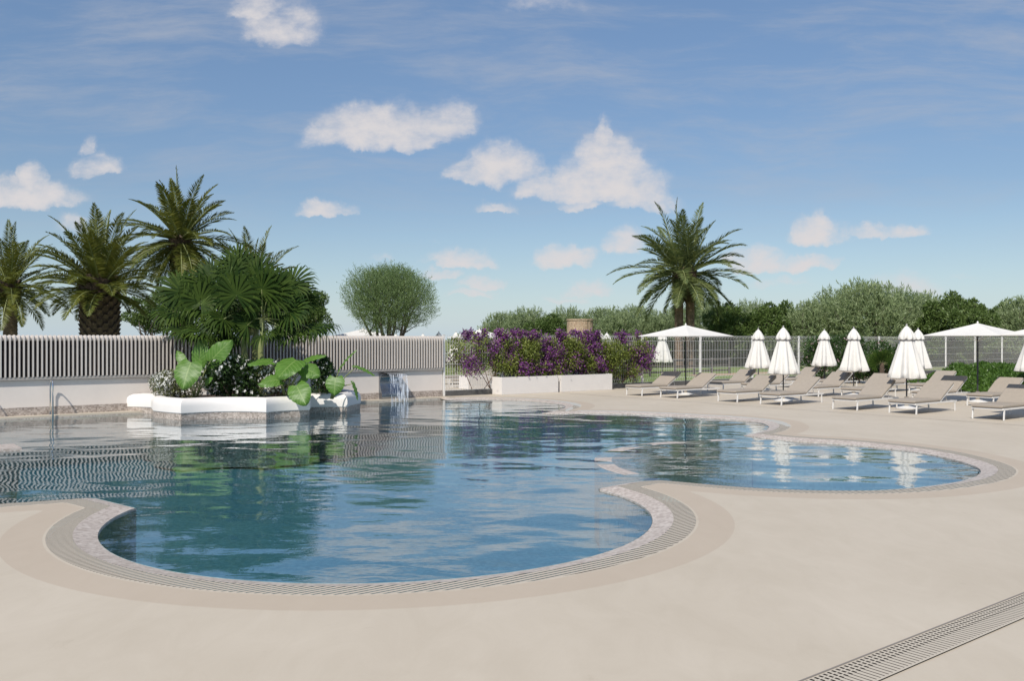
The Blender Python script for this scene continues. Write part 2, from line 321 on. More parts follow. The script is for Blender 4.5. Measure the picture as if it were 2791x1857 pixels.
# ---------------------------------------------------------------- mesh helpers
def link_mesh(name, verts, faces, m, parent=None, smooth=False, world=True):
    me = bpy.data.meshes.new(name)
    if parent is not None and world:
        o = parent.location; par = parent
        while par.parent is not None: par = par.parent; o = o + par.location
        verts = [(v[0]-o[0], v[1]-o[1], v[2]-o[2]) for v in verts]
    me.from_pydata([tuple(v) for v in verts], [], faces)
    if m: me.materials.append(m)
    if smooth: me.polygons.foreach_set('use_smooth', [True] * len(me.polygons))
    me.update()
    ob = bpy.data.objects.new(name, me); COL.objects.link(ob)
    if parent is not None: ob.parent = parent
    return ob
class MB:
    def __init__(s): s.v = []; s.f = []
    def add(s, vs, fs):
        k = len(s.v); s.v += [tuple(v) for v in vs]; s.f += [tuple(i + k for i in f) for f in fs]
    def box(s, c, ax, ay, az):     # centre and three half-axis vectors
        c = Vector(c); ax = Vector(ax); ay = Vector(ay); az = Vector(az)
        vs = [c + ax*i + ay*j + az*k for k in (-1, 1) for j in (-1, 1) for i in (-1, 1)]
        s.add(vs, [(0,2,3,1),(4,5,7,6),(0,1,5,4),(2,6,7,3),(0,4,6,2),(1,3,7,5)])
    def bbox(s, x0, x1, y0, y1, z0, z1):
        s.box(((x0+x1)/2, (y0+y1)/2, (z0+z1)/2), ((x1-x0)/2,0,0), (0,(y1-y0)/2,0), (0,0,(z1-z0)/2))
    def tube(s, pts, rad, n=8, cap=True):
        pts = [Vector(p) for p in pts]; k0 = len(s.v)
        if not hasattr(rad, '__len__'): rad = [rad] * len(pts)
        up = None
        for i, p in enumerate(pts):
            d = (pts[min(i+1, len(pts)-1)] - pts[max(i-1, 0)]); d = d.normalized() if d.length > 1e-9 else Vector((0,0,1))
            if up is None: up = d.orthogonal().normalized()
            up = (up - d * up.dot(d)); up = up.normalized() if up.length > 1e-6 else d.orthogonal().normalized()
            sd = d.cross(up)
            for j in range(n):
                a = 2 * math.pi * j / n; s.v.append(tuple(p + (up * math.cos(a) + sd * math.sin(a)) * rad[i]))
        for i in range(len(pts) - 1):
            for j in range(n):
                a = k0 + i*n + j; b = k0 + i*n + (j+1) % n; s.f.append((a, b, b+n, a+n))
        if cap:
            s.f.append(tuple(k0 + j for j in range(n))[::-1]); s.f.append(tuple(k0 + (len(pts)-1)*n + j for j in range(n)))
    def lathe(s, prof, n=24, c=(0,0,0), fn=None, cap=True):
        k0 = len(s.v)
        for i, (r, z) in enumerate(prof):
            for j in range(n):
                a = 2 * math.pi * j / n; rr, zz = (r, z) if fn is None else fn(r, z, a, i)
                s.v.append((c[0] + rr * math.cos(a), c[1] + rr * math.sin(a), c[2] + zz))
        for i in range(len(prof) - 1):
            for j in range(n):
                a = k0 + i*n + j; b = k0 + i*n + (j+1) % n; s.f.append((a, b, b+n, a+n))
        if cap: s.f.append(tuple(k0 + (len(prof)-1)*n + j for j in range(n)))
    def build(s, name, m, parent=None, smooth=False, world=True):
        return link_mesh(name, s.v, s.f, m, parent, smooth, world)
def quads_obj(name, V, m, parent=None, world=True):
    """V: (n,4,3) array of separate quads"""
    V = np.asarray(V, dtype=np.float32); n = V.shape[0]
    me = bpy.data.meshes.new(name); co = V.reshape(-1, 3).copy()
    if parent is not None and world: co -= np.array(parent.location, dtype=np.float32)
    me.vertices.add(n*4); me.vertices.foreach_set('co', co.ravel())
    me.loops.add(n*4); me.loops.foreach_set('vertex_index', np.arange(n*4, dtype=np.int32))
    me.polygons.add(n); me.polygons.foreach_set('loop_start', np.arange(0, n*4, 4, dtype=np.int32)); me.polygons.foreach_set('loop_total', np.full(n, 4, dtype=np.int32))
    me.update(); me.validate(); me.materials.append(m)
    ob = bpy.data.objects.new(name, me); COL.objects.link(ob)
    if parent is not None: ob.parent = parent
    return ob
def empty(name, loc, label=None, cat=None, group=None, rz=0.0):
    o = bpy.data.objects.new(name, None); COL.objects.link(o); o.location = loc; o.rotation_euler = (0, 0, rz); o.empty_display_size = .2
    if label: o['label'] = label
    if cat: o['category'] = cat
    if group: o['group'] = group
    return o
def tag(o, label, cat, group=None):
    o['label'] = label; o['category'] = cat
    if group: o['group'] = group
    return o
def struct(o): o['kind'] = 'structure'; return o
KIDS = {}
def copy_tree(o, loc=None, rz=None, sc=None, parent=None):
    c = o.copy(); COL.objects.link(c)
    if parent is not None: c.parent = parent
    if loc is not None: c.location = loc
    if rz is not None: c.rotation_euler = (o.rotation_euler[0], o.rotation_euler[1], rz)
    if sc is not None: c.scale = sc if hasattr(sc, '__len__') else (sc, sc, sc)
    for ch in list(o.children): copy_tree(ch, parent=c)
    return c
rng = np.random.default_rng(3)
def unit(a): return a / (np.linalg.norm(a, axis=-1, keepdims=True) + 1e-9)
def leaf_quads(P, D, length, width, rnd=None, bend=0.0):
    """diamond leaves at P pointing along D"""
    n = len(P); D = unit(D); r = rng.normal(size=(n, 3)); S = unit(np.cross(D, r))
    ln = np.asarray(length).reshape(-1, 1) * np.ones((n, 1)); wd = np.asarray(width).reshape(-1, 1) * np.ones((n, 1))
    mid = P + D * ln * .45 + np.array([0, 0, 1]) * bend * ln
    return np.stack([P, mid + S * wd * .5, P + D * ln, mid - S * wd * .5], axis=1)

# ---------------------------------------------------------------- pool outline
def arc(c, r, a0, a1, n):
    return [Vector((c[0] + r*math.cos(R(a0 + (a1-a0)*i/n)), c[1] + r*math.sin(R(a0 + (a1-a0)*i/n)), 0)) for i in range(n+1)]
def spline(pts, n=8):
    out = []; P = [pts[0]] + pts + [pts[-1]]
    for i in range(1, len(P)-2):
        p0, p1, p2, p3 = P[i-1], P[i], P[i+1], P[i+2]
        for k in range(n):
            t = k / n
            out.append(.5*((2*p1) + (p2-p0)*t + (2*p0-5*p1+4*p2-p3)*t*t + (3*p1-p0-3*p2+p3)*t**3))
    out.append(pts[-1]); return out
tipL = gp(371, 1377); tipR = gp(1632, 1324)
C1 = (-1.33, 9.55); r1 = 2.79
aL = math.degrees(math.atan2(tipL.y-C1[1], tipL.x-C1[0])); aR = math.degrees(math.atan2(tipR.y-C1[1], tipR.x-C1[0]))
near = [tipL] + arc(C1, r1, aL + 2 if aL > 0 else aL + 362, aR + 360 - 2, 60)[0:] + [tipR]
mid = [gp(*p) for p in [(1632,1324),(1690,1313),(1745,1305),(1800,1303),(1880,1309),(1959,1316),(2070,1324),(2200,1329),(2309,1330),(2400,1328),(2490,1322),(2581,1311),(2640,1299),(2668,1286),(2672,1275),(2652,1263),(2600,1247),(2530,1232),(2430,1218),(2309,1206),(2200,1199),(2110,1192),(2028,1182)]]
back = [gp(*p) for p in [(2028,1182),(2070,1174),(2092,1165),(2094,1157),(2066,1147),(1989,1139),(1910,1134.5),(1835,1130.5),(1740,1126),(1660,1123.5),(1592,1123),(1530,1123.5),(1478,1122)]]
far = [gp(*p) for p in [(1478,1122),(1512,1117),(1536,1110),(1540,1104),(1518,1098),(1455,1091),(1370,1086.5),(1285,1085.5),(1215,1087)]]
LEDGE = 0.34
outline = near[:-1] + spline(mid, 8)[:-1] + spline(back, 8)[:-1] + spline(far, 8)
leftline = [gp(255, 1349), gp(0, 1366)]
ldir = (leftline[1] - leftline[0]).normalized()
wall_side_near = [wp(-0.25, LEDGE), wp(-16, LEDGE)]
left_near = [leftline[0] + ldir * 7.0, leftline[1], leftline[0]]
WPOLY = outline + wall_side_near + left_near                     # real water edge
WPOLY2 = outline + [wp(0.6, -2.5), wp(-16, -2.5)] + left_near    # used for the bands (runs on behind the wall)
def sdf(poly, X, Y):
    P = np.array([(p[0], p[1]) for p in poly], dtype=np.float32); Q = np.roll(P, -1, axis=0)
    d2 = np.full(X.shape, 1e9, dtype=np.float32); ins = np.zeros(X.shape, dtype=bool)
    for (ax, ay), (bx, by) in zip(P, Q):
        ex, ey = bx-ax, by-ay; l2 = ex*ex + ey*ey
        if l2 < 1e-10: continue
        t = np.clip(((X-ax)*ex + (Y-ay)*ey)/l2, 0, 1)
        d2 = np.minimum(d2, (X-ax-t*ex)**2 + (Y-ay-t*ey)**2)
        if ay != by:
            c = ((ay > Y) != (by > Y)) & (X < (bx-ax)*(Y-ay)/(by-ay) + ax); ins ^= c
    d = np.sqrt(d2); return np.where(ins, -d, d)
GX0, GX1, GY0, GY1, GS = -14.0, 14.0, 5.0, 32.0, 0.06
xs = np.arange(GX0, GX1 + GS*.5, GS, dtype=np.float32); ys = np.arange(GY0, GY1 + GS*.5, GS, dtype=np.float32)
GX1 = float(xs[-1]); GY1 = float(ys[-1])
XX, YY = np.meshgrid(xs, ys)
D2 = sdf(WPOLY2, XX, YY)
DL = (XX - W0.x) * NN.x + (YY - W0.y) * NN.y                      # >0 on the pool side of the wall line
def region(conds, zf):
    """mesh of grid cells clipped to all conditions (field, sign, threshold): sign*(field-threshold) >= 0"""
    ok = np.ones((len(ys)-1, len(xs)-1), dtype=bool); anyok = ok.copy()
    sc = []
    for fld, sg, th in conds:
        v = sg * (fld - th); sc.append(v); c = np.stack([v[:-1,:-1], v[:-1,1:], v[1:,1:], v[1:,:-1]])
        ok &= (c >= 0).all(0); anyok &= (c >= 0).any(0)
    verts = []; faces = []; idx = {}
    def vid(x, y):
        k = (round(x, 4), round(y, 4))
        if k not in idx: idx[k] = len(verts); verts.append((x, y, zf(x, y)))
        return idx[k]
    js, is_ = np.nonzero(ok)
    for j, i in zip(js.tolist(), is_.tolist()):
        x0, x1, y0, y1 = float(xs[i]), float(xs[i+1]), float(ys[j]), float(ys[j+1])
        faces.append((vid(x0,y0), vid(x1,y0), vid(x1,y1), vid(x0,y1)))
    js, is_ = np.nonzero(anyok & ~ok)
    for j, i in zip(js.tolist(), is_.tolist()):
        x0, x1, y0, y1 = float(xs[i]), float(xs[i+1]), float(ys[j]), float(ys[j+1])
        poly = [(x0, y0, [float(s[j,i]) for s in sc]), (x1, y0, [float(s[j,i+1]) for s in sc]), (x1, y1, [float(s[j+1,i+1]) for s in sc]), (x0, y1, [float(s[j+1,i]) for s in sc])]
        for k in range(len(sc)):
            new = []
            for a in range(len(poly)):
                p, q = poly[a], poly[(a+1) % len(poly)]; pa, qa = p[2][k], q[2][k]
                if pa >= 0: new.append(p)
                if (pa >= 0) != (qa >= 0):
                    t = pa / (pa - qa); new.append((p[0]+(q[0]-p[0])*t, p[1]+(q[1]-p[1])*t, [u+(w-u)*t for u, w in zip(p[2], q[2])]))
            poly = new
            if len(poly) < 3: break
        if len(poly) >= 3:
            f = []
            for p in poly:
                v = vid(p[0], p[1])
                if v not in f: f.append(v)
            if len(f) >= 3: faces.append(tuple(f))
    return verts, faces
def d_at(x, y):
    fx = (x-GX0)/GS; fy = (y-GY0)/GS; i = min(max(int(fx), 0), len(xs)-2); j = min(max(int(fy), 0), len(ys)-2); a = fx-i; b = fy-j
    return float(D2[j,i]*(1-a)*(1-b) + D2[j,i+1]*a*(1-b) + D2[j+1,i]*(1-a)*b + D2[j+1,i+1]*a*b)
B0, B1, B2, B3 = .21, .43, .455, .80
pool_side = (DL, 1, 0.0)
v, f = region([(D2, 1, 0.0), (D2, -1, B0), pool_side], lambda x, y: -.038 + .038 * min(1, max(0, d_at(x, y)/B0)))
struct(link_mesh('pool_coping', v, f, M['coping'], smooth=True))
v, f = region([(D2, 1, B0), (D2, -1, B1), pool_side], lambda x, y: -.001)
struct(link_mesh('pool_drain_grate', v, f, M['grate']))
v, f = region([(D2, 1, B0), (D2, -1, B1), pool_side], lambda x, y: -.07)
struct(link_mesh('pool_drain_trench', v, f, M['trench']))
v, f = region([(D2, 1, B2), (D2, -1, B3), pool_side], lambda x, y: .0)
struct(link_mesh('deck_border_band', v, f, M['band']))
# deck: a thin rim beside the grate, and everything beyond the band
v1, f1 = region([(D2, 1, B1), (D2, -1, B2), pool_side], lambda x, y: .0)
v2, f2 = region([(D2, 1, B3), pool_side], lambda x, y: .0)
def line_y(x): return W0.y + (x - W0.x) * T.y / T.x
def line_x(y): return W0.x + (y - W0.y) * T.x / T.y
mb = MB(); mb.add(v1, f1); mb.add(v2, f2)
for poly in ([(GX1,-12),(60,-12),(60,line_y(60)),(GX1,line_y(GX1)),(GX1,GY1),(GX1,GY0)],
             [(line_x(GY1),GY1),(GX1,GY1),(GX1,line_y(GX1))],
             [(-30,-12),(GX1,-12),(GX1,GY0),(GX0,GY0),(-30,GY0)],
             [(-30,GY0),(GX0,GY0),(GX0,line_y(GX0)),(-30,line_y(-30))]):
    mb.add([(x, y, 0) for x, y in poly], [tuple(range(len(poly)))])
struct(mb.build('pool_deck', M['deck']))
# ledge between the wall and the water
mb = MB(); a0, a1 = -17.0, -.25
q = [wp(a0,-.02), wp(a1+.5,-.02), wp(a1+.5,LEDGE), wp(a0,LEDGE)]
mb.add([(p.x,p.y,.004) for p in q] + [(p.x,p.y,-1.2) for p in q], [(3,2,1,0),(2,3,7,6),(1,2,6,5)])
struct(mb.build('pool_ledge', M['deck']))
# field behind the wall
v, f = region([(DL, -1, 0.0)], lambda x, y: -.02)
mb = MB(); mb.add(v, f)
yb = line_y(60)
big = [(GX0,line_y(GX0)),(-30,line_y(-30)),(-3000,line_y(-30)),(-3000,4000),(3000,4000),(3000,yb),(60,yb),(GX1,line_y(GX1)),(line_x(GY1),GY1),(GX0,GY1)]
mb.add([(x,y,-.02) for x,y in big], [tuple(range(len(big)))[::-1]])
big = [(-3000,line_y(-30)),(-30,line_y(-30)),(-30,-12),(60,-12),(60,yb),(3000,yb),(3000,-600),(-3000,-600)]
mb.add([(x,y,-.02) for x,y in big], [tuple(range(len(big)))[::-1]])
struct(mb.build('ground', M['field']))
# basin
mb = MB(); n = len(WPOLY); DEPTH = -1.25
for i in range(n):
    a, b = WPOLY[i], WPOLY[(i+1) % n]
    mb.add([(a.x,a.y,-.036),(b.x,b.y,-.036),(b.x,b.y,DEPTH),(a.x,a.y,DEPTH)], [(0,1,2,3)])
mb.bbox(-17, 14.5, 4.5, 31.5, DEPTH-.1, DEPTH)
struct(mb.build('pool_basin', M['basin']))
mb = MB()
for i in range(n):
    a, b = WPOLY[i], WPOLY[(i+1) % n]; d = (b-a).normalized() if (b-a).length > 1e-6 else T; o = Vector((-d.y, d.x, 0))*.003
    mb.add([(a.x+o.x,a.y+o.y,-.037),(b.x+o.x,b.y+o.y,-.037),(b.x+o.x,b.y+o.y,-.30),(a.x+o.x,a.y+o.y,-.30)], [(0,1,2,3)])
struct(mb.build('pool_tile_line', M['coping']))
# water, a gently rippled surface
DW = sdf(WPOLY, XX, YY)
step = 1; WZ = -.052
rs = np.random.RandomState(11); Z = np.zeros_like(XX)
for k in range(46):
    lam = 0.36 * (2.6/0.36) ** rs.rand(); th = rs.normal(1.42, .62); ph = rs.rand()*6.28
    Z += .00047 * (lam/1.0) ** .78 * np.sin((XX*math.cos(th) + YY*math.sin(th)) * 6.283/lam + ph)
print('water rms', Z.std())
ok = (DW < .12); cell = ok[:-1,:-1] & ok[1:,:-1] & ok[:-1,1:] & ok[1:,1:]
used = np.zeros_like(ok); used[:-1,:-1] |= cell; used[1:,:-1] |= cell; used[:-1,1:] |= cell; used[1:,1:] |= cell
idm = -np.ones(ok.shape, dtype=np.int64); idm[used] = np.arange(used.sum())
vs = np.stack([XX[used], YY[used], WZ + Z[used]], 1)
js, is_ = np.nonzero(cell)
fs = np.stack([idm[js,is_], idm[js,is_+1], idm[js+1,is_+1], idm[js+1,is_]], 1)
struct(link_mesh('pool_water', vs.tolist(), fs.tolist(), M['water'], smooth=True))
# submerged wall round the shallow pool, its top just breaking the surface
arcp = spline([gp(*p, -.05) for p in [(1775,1304),(1740,1298),(1702,1288),(1668,1277),(1648,1264),(1644,1251),(1656,1240),(1690,1226),(1775,1211),(1883,1204),(1959,1200),(2035,1194)]], 6)
mb = MB()
for i in range(len(arcp)):
    d = (arcp[min(i+1,len(arcp)-1)] - arcp[max(i-1,0)]).normalized(); s = Vector((d.y,-d.x,0)) * .13
    p = arcp[i]
    for o, z in ((s,-1.2),(s,-.0515),(-s,-.0515),(-s,-1.2)): mb.v.append((p.x+o.x, p.y+o.y, z))
for i in range(len(arcp)-1):
    for k in range(3): a = i*4+k; mb.f.append((a, a+1, a+5, a+4))
struct(mb.build('shallow_pool_wall', M['coping'], smooth=False))
# stone slab in the water at the left
mb = MB(); A = Vector((-8.15,14.95,0)); q = [A, A - T*4, A - T*4 - NN*.8, A - NN*.8]
mb.add([(p.x,p.y,-.005) for p in q] + [(p.x,p.y,-.09) for p in q] + [(p.x,p.y,-1.2) for p in [q[0]-NN*.1-T*.1, q[1]-NN*.1, q[2]+NN*.1, q[3]+NN*.1-T*.1]],
       [(3,2,1,0),(0,1,5,4),(3,0,4,7),(2,3,7,6),(4,5,9,8),(7,4,8,11)])
tag(mb.build('stone_slab', M['coping']), 'pale flat stone slab lying just above the water at the left edge', 'slab')
# deck joints
mb = MB()
for a, b in (((1530,1071.5),(2250,1125)), ):
    p0, p1 = gp(*a), gp(*b); d = NN
    p1 = p0 + d * 40; w = T * .014
    mb.add([(x.x,x.y,.004) for x in (p0-w, p0+w, p1+w, p1-w)], [(0,1,2,3)])
struct(mb.build('deck_joint', mat('joint', (.22,.19,.16), .9)))
# channel drain lower right
pa = gp(2791, 1622); mb = MB(); a, b = pa - T*6, pa + T*6
tr_p = empty('channel_drain', (pa.x, pa.y, 0), 'long straight slotted drain channel crossing the deck corner at lower right', 'drain')
q = [a, b, b + NN*.24, a + NN*.24]
mb.add([(p.x,p.y,.008) for p in q], [(3,2,1,0)]); mb.build('slotted_grate', M['grate2'], tr_p)
mb = MB(); q2 = [a, b, b + NN*.24, a + NN*.24]; mb.add([(p.x,p.y,.004) for p in q2], [(3,2,1,0)]); mb.build('channel_bed', M['trench'], tr_p)
mb = MB(); mb.box((a+b)/2 - NN*.006 + Vector((0,0,.005)), T*6, NN*.006, (0,0,.006)); mb.build('edge_strip', mat('grate_edge', (.22,.19,.16), .5), tr_p)

# ---------------------------------------------------------------- boundary wall, slatted screen
wl = empty('boundary_wall', wp(0), 'low white rendered wall along the far pool side carrying the slatted screen', 'wall')
mb = MB(); mb.box(wp(-9,-.125,.41), T*9, NN*.125, (0,0,.41+.01)); mb.build('wall_body', M['render'], wl)
mb = MB(); mb.box(wp(-9,.004,.10), T*9.001, NN*.008, (0,0,.095)); mb.build('mosaic_strip', M['mosaic_wall'], wl)
sc_ = empty('slatted_screen', wp(0,0,.83), 'cream slatted privacy screen of upright fins standing on the white wall', 'screen')
mb = MB(); mb.box(wp(-9,-.10,.875), T*9, NN*.17, (0,0,.035)); mb.build('base_rail', M['kerb' ] if False else mat('rail_stone',(.36,.33,.30),.8,.25,20), sc_)
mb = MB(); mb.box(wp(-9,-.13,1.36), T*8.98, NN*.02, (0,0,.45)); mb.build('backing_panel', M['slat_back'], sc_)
mb = MB(); SL = .0965; i = 0
prof = [(.085,.91),(.085,1.77),(.078,1.83),(.058,1.875),(.022,1.905),(-.02,1.912),(-.10,1.912),(-.10,.91)]
s = -.03
while s > -17.9:
    k = len(mb.v)
    for (dn, z) in prof:
        for e in (-.0165, .0165): mb.v.append(tuple(wp(s+e, dn, z)))
    m_ = len(prof)
    for a in range(m_):
        b = (a+1) % m_; mb.f.append((k+2*a, k+2*b, k+2*b+1, k+2*a+1))
    mb.f.append(tuple(k+2*a for a in range(m_))[::-1]); mb.f.append(tuple(k+2*a+1 for a in range(m_)))
    s -= SL
mb.build('slats', M['slat'], sc_)
mb = MB(); mb.tube([wp(-17.95,-.035,1.83), wp(0,-.035,1.83)], .065, 12); mb.build('top_rail', M['slat'], sc_)

# waterfall spout
sw = wp(-1.95); sp_ = empty('waterfall_spout', (sw.x, sw.y, 0), 'curved stainless steel waterfall spout fixed against the white wall', 'fountain')
sw0, sw1 = -2.28, -1.62
prof = spline([Vector((.04+.12,0,.005)), Vector((.18,0,.16)), Vector((.10,0,.34)), Vector((.06,0,.50)), Vector((.10,0,.66)), Vector((.22,0,.745)), Vector((.50,0,.765))], 6)
mb = MB(); k = 0
for p in prof:
    d = .02
    for s_ in (sw0, sw1): mb.v.append(tuple(wp(s_, p.x+.01, p.z)))
for i in range(len(prof)-1): mb.f.append((2*i, 2*i+1, 2*i+3, 2*i+2))
# top sheet back to the wall and sides
k = len(mb.v)
for s_ in (sw0, sw1):
    for (n_, z_) in ((.51,.765),(.51,.80),(.20,.815),(.0,.815)): mb.v.append(tuple(wp(s_, n_, z_)))
for i in range(3): mb.f.append((k+i, k+i+1, k+i+5, k+i+4))
for s_ in (sw0, sw1):
    k = len(mb.v)
    for p in prof: mb.v.append(tuple(wp(s_, p.x+.01, p.z)))
    for p in prof: mb.v.append(tuple(wp(s_, 0.0, p.z)))
    m_ = len(prof)
    for i in range(m_-1): mb.f.append((k+i, k+i+1, k+m_+i+1, k+m_+i))
mb.build('spout_body', M['steel'], sp_)
mb = MB()
for lay in range(2):
    nx, nz = 30, 14; k = len(mb.v)
    for j in range(nz+1):
        t = j/nz; z = .775 - (.775+.06)*t*t*.98
        for i in range(nx+1):
            mb.v.append(tuple(wp(sw0+.03+(sw1-sw0-.06)*i/nx, .515 + .16*t + .012*math.sin(i*1.7+lay) + lay*.02, z)))
    for j in range(nz):
        for i in range(nx): a = k+j*(nx+1)+i; mb.f.append((a, a+1, a+nx+2, a+nx+1))
tag(mb.build('falling_water', M['fall'], smooth=True), 'thin broken curtain of water falling from the steel spout', 'water curtain')
# pool handrails
def handrail(s0, label):
    b = wp(s0, .05); e = empty('pool_handrail', (b.x, b.y, 0), label, 'handrail', 'steel handrails at the wall ledge')
    pts = [wp(s0,.40,-.3), wp(s0,.40,.70)] + [wp(s0,.40-.13+.13*math.cos(a), .70+.15*math.sin(a)) for a in (.5,1.0,1.57)] + [wp(s0,.22,.85-.0), wp(s0,.17,.83), wp(s0,.13,.76), wp(s0,.10,.6), wp(s0,.10,.0)]
    mb = MB(); mb.tube(pts, .017, 10); mb.build('rail', M['chrome'], e, smooth=True)
    mb = MB(); mb.lathe([(.0,.012),(.045,.012),(.045,.0)][::-1], 14, wp(s0,.10,.004)); mb.build('foot_flange', M['chrome'], e)
handrail(-11.25, 'chrome pool handrail standing against the low white wall, left of the planter')
handrail(-12.75, 'chrome pool handrail at the far left end of the wall, half out of the picture')

# ---------------------------------------------------------------- island planter
def inset(poly, d):
    n = len(poly); out = []
    for i in range(n):
        a, b, c = poly[i-1], poly[i], poly[(i+1) % n]
        e1 = (b-a).normalized(); e2 = (c-b).normalized()
        n1 = Vector((-e1.y, e1.x, 0)); n2 = Vector((-e2.y, e2.x, 0)); m_ = (n1+n2); l = max(m_.length, .6); m_ = m_ / m_.length
        k = d / max(.55, m_.dot(n1)); out.append(b + m_ * k)
    return out
def bow(a, b, sag, n=8):
    d = b - a; nn = Vector((-d.y, d.x, 0)).normalized(); return [a + d*t/n + nn*sag*4*(t/n)*(1-t/n) for t in range(n)]
V2 = lambda x, y: Vector((x, y, 0))
pa_, pb, pc, pd, pf, pg, pg1, ph, pi_ = V2(-9.72,22.62), V2(-8.98,22.35), V2(-8.5,21.3), V2(-7.57,20.55), V2(-5.70,20.85), V2(-4.86,21.6), V2(-5.02,22.5), V2(-4.12,22.5), V2(-4.02,23.9)
outl = bow(pa_, pb, .05, 3) + [pb] + bow(pb + (pc-pb)*.1, pc, .0, 2)[1:] + bow(pc, pd, -.04, 3) + bow(pd, pf, .38, 12) + bow(pf, pg, .14, 5) + bow(pg, pg1, .0, 2) + bow(pg1, ph, .03, 3) + bow(ph, pi_, .06, 4) + [pi_, V2(-4.6,25.0), V2(-5.8,25.1), V2(-7.2,24.25)]
isl = empty('island_planter', (-6.8,22.3,0), 'white round edged island planter with mosaic base in the pool', 'planter')
def ring(poly, prof, m, name, parent, smooth=True):
    mb = MB(); n = len(poly); cache = {}
    for (ins, z) in prof:
        q = inset(poly, ins) if ins else poly
        for p in q: mb.v.append((p.x, p.y, z))
    for i in range(len(prof)-1):
        for j in range(n):
            a = i*n+j; b = i*n+(j+1) % n; mb.f.append((a, b, b+n, a+n))
    ob = mb.build(name, m, parent, smooth=False)
    return ob
rim = ring(outl, [(.012,.10),(.0,.115),(.0,.27),(.012,.33),(.045,.385),(.10,.425),(.17,.44),(.25,.438),(.31,.42),(.33,.33)], M['whitewash'], 'rim', isl)
sm = rim.data; sm.polygons.foreach_set('use_smooth', [True]*len(sm.polygons)); sm.set_sharp_from_angle(angle=R(32))
ring(outl, [(.02,-1.2),(.02,.105)], M['mosaic_wall'], 'mosaic_base', isl)
q = inset(outl, .32); mb = MB(); mb.add([(p.x,p.y,.36) for p in q], [tuple(range(len(q)))]); mb.build('soil', M['soil'], isl)

# ---------------------------------------------------------------- foliage generators
def bush(name, c, rad, nleaf, ls, lw, ml, label, cat='shrub', flowers=0, mf=None, fs=.05, seed=1, group=None, clumps=16, fl_front=False):
    global rng; rng = np.random.default_rng(seed)
    c = np.array(c, float); rad = np.array(rad, float)
    e = empty(name, (c[0], c[1], c[2]-rad[2]), label, cat, group)
    cc = rng.normal(size=(clumps, 3)); cc = unit(cc) * rng.uniform(.35, .78, (clumps, 1)); cr = rng.uniform(.30, .52, clumps)
    k = rng.integers(0, clumps, nleaf); d = unit(rng.normal(size=(nleaf, 3))); r = rng.uniform(.55, 1.0, (nleaf, 1)) ** .6
    P = cc[k] + d * r * cr[k][:, None]; P[:, 2] = np.maximum(P[:, 2], -1)
    Pw = c + P * rad; D = unit(d + rng.normal(size=d.shape) * .6 + np.array([0, 0, .35]))
    quads_obj('foliage', leaf_quads(Pw, D, ls * rng.uniform(.7, 1.3, nleaf), lw * rng.uniform(.7, 1.3, nleaf)), ml, e)
    mb = MB(); base = Vector((c[0], c[1], c[2]-rad[2]))
    for i in range(min(clumps, 12)):
        t = Vector(c + cc[i] * rad * .9); b0 = base + Vector((rng.normal()*rad[0]*.18, rng.normal()*rad[1]*.12, 0)); md = (b0 + t) / 2 + Vector((rng.normal()*.05, rng.normal()*.05, .05))
        mb.tube([b0, md, t], [.018, .012, .005], 5)
    mb.build('stems', M['twig'], e)
    if flowers:
        k = rng.integers(0, clumps, flowers); d = unit(rng.normal(size=(flowers, 3)) + np.array([-.1, -.5, .5])); P = c + (cc[k] + d * cr[k][:, None] * 1.02) * rad
        # each bloom: five petals
        Q = []
        for j in range(5):
            a = j * 2*math.pi/5 + rng.uniform(0, 1, (flowers, 1)); s1 = unit(np.cross(d, np.array([0, 0, 1.0]))); s2 = np.cross(d, s1)
            pd_ = s1*np.cos(a) + s2*np.sin(a) + d*.35; Q.append(leaf_quads(P, pd_, fs*rng.uniform(.7,1.2,flowers), fs*.75))
        quads_obj('flowers', np.concatenate(Q), mf, e)
    return e

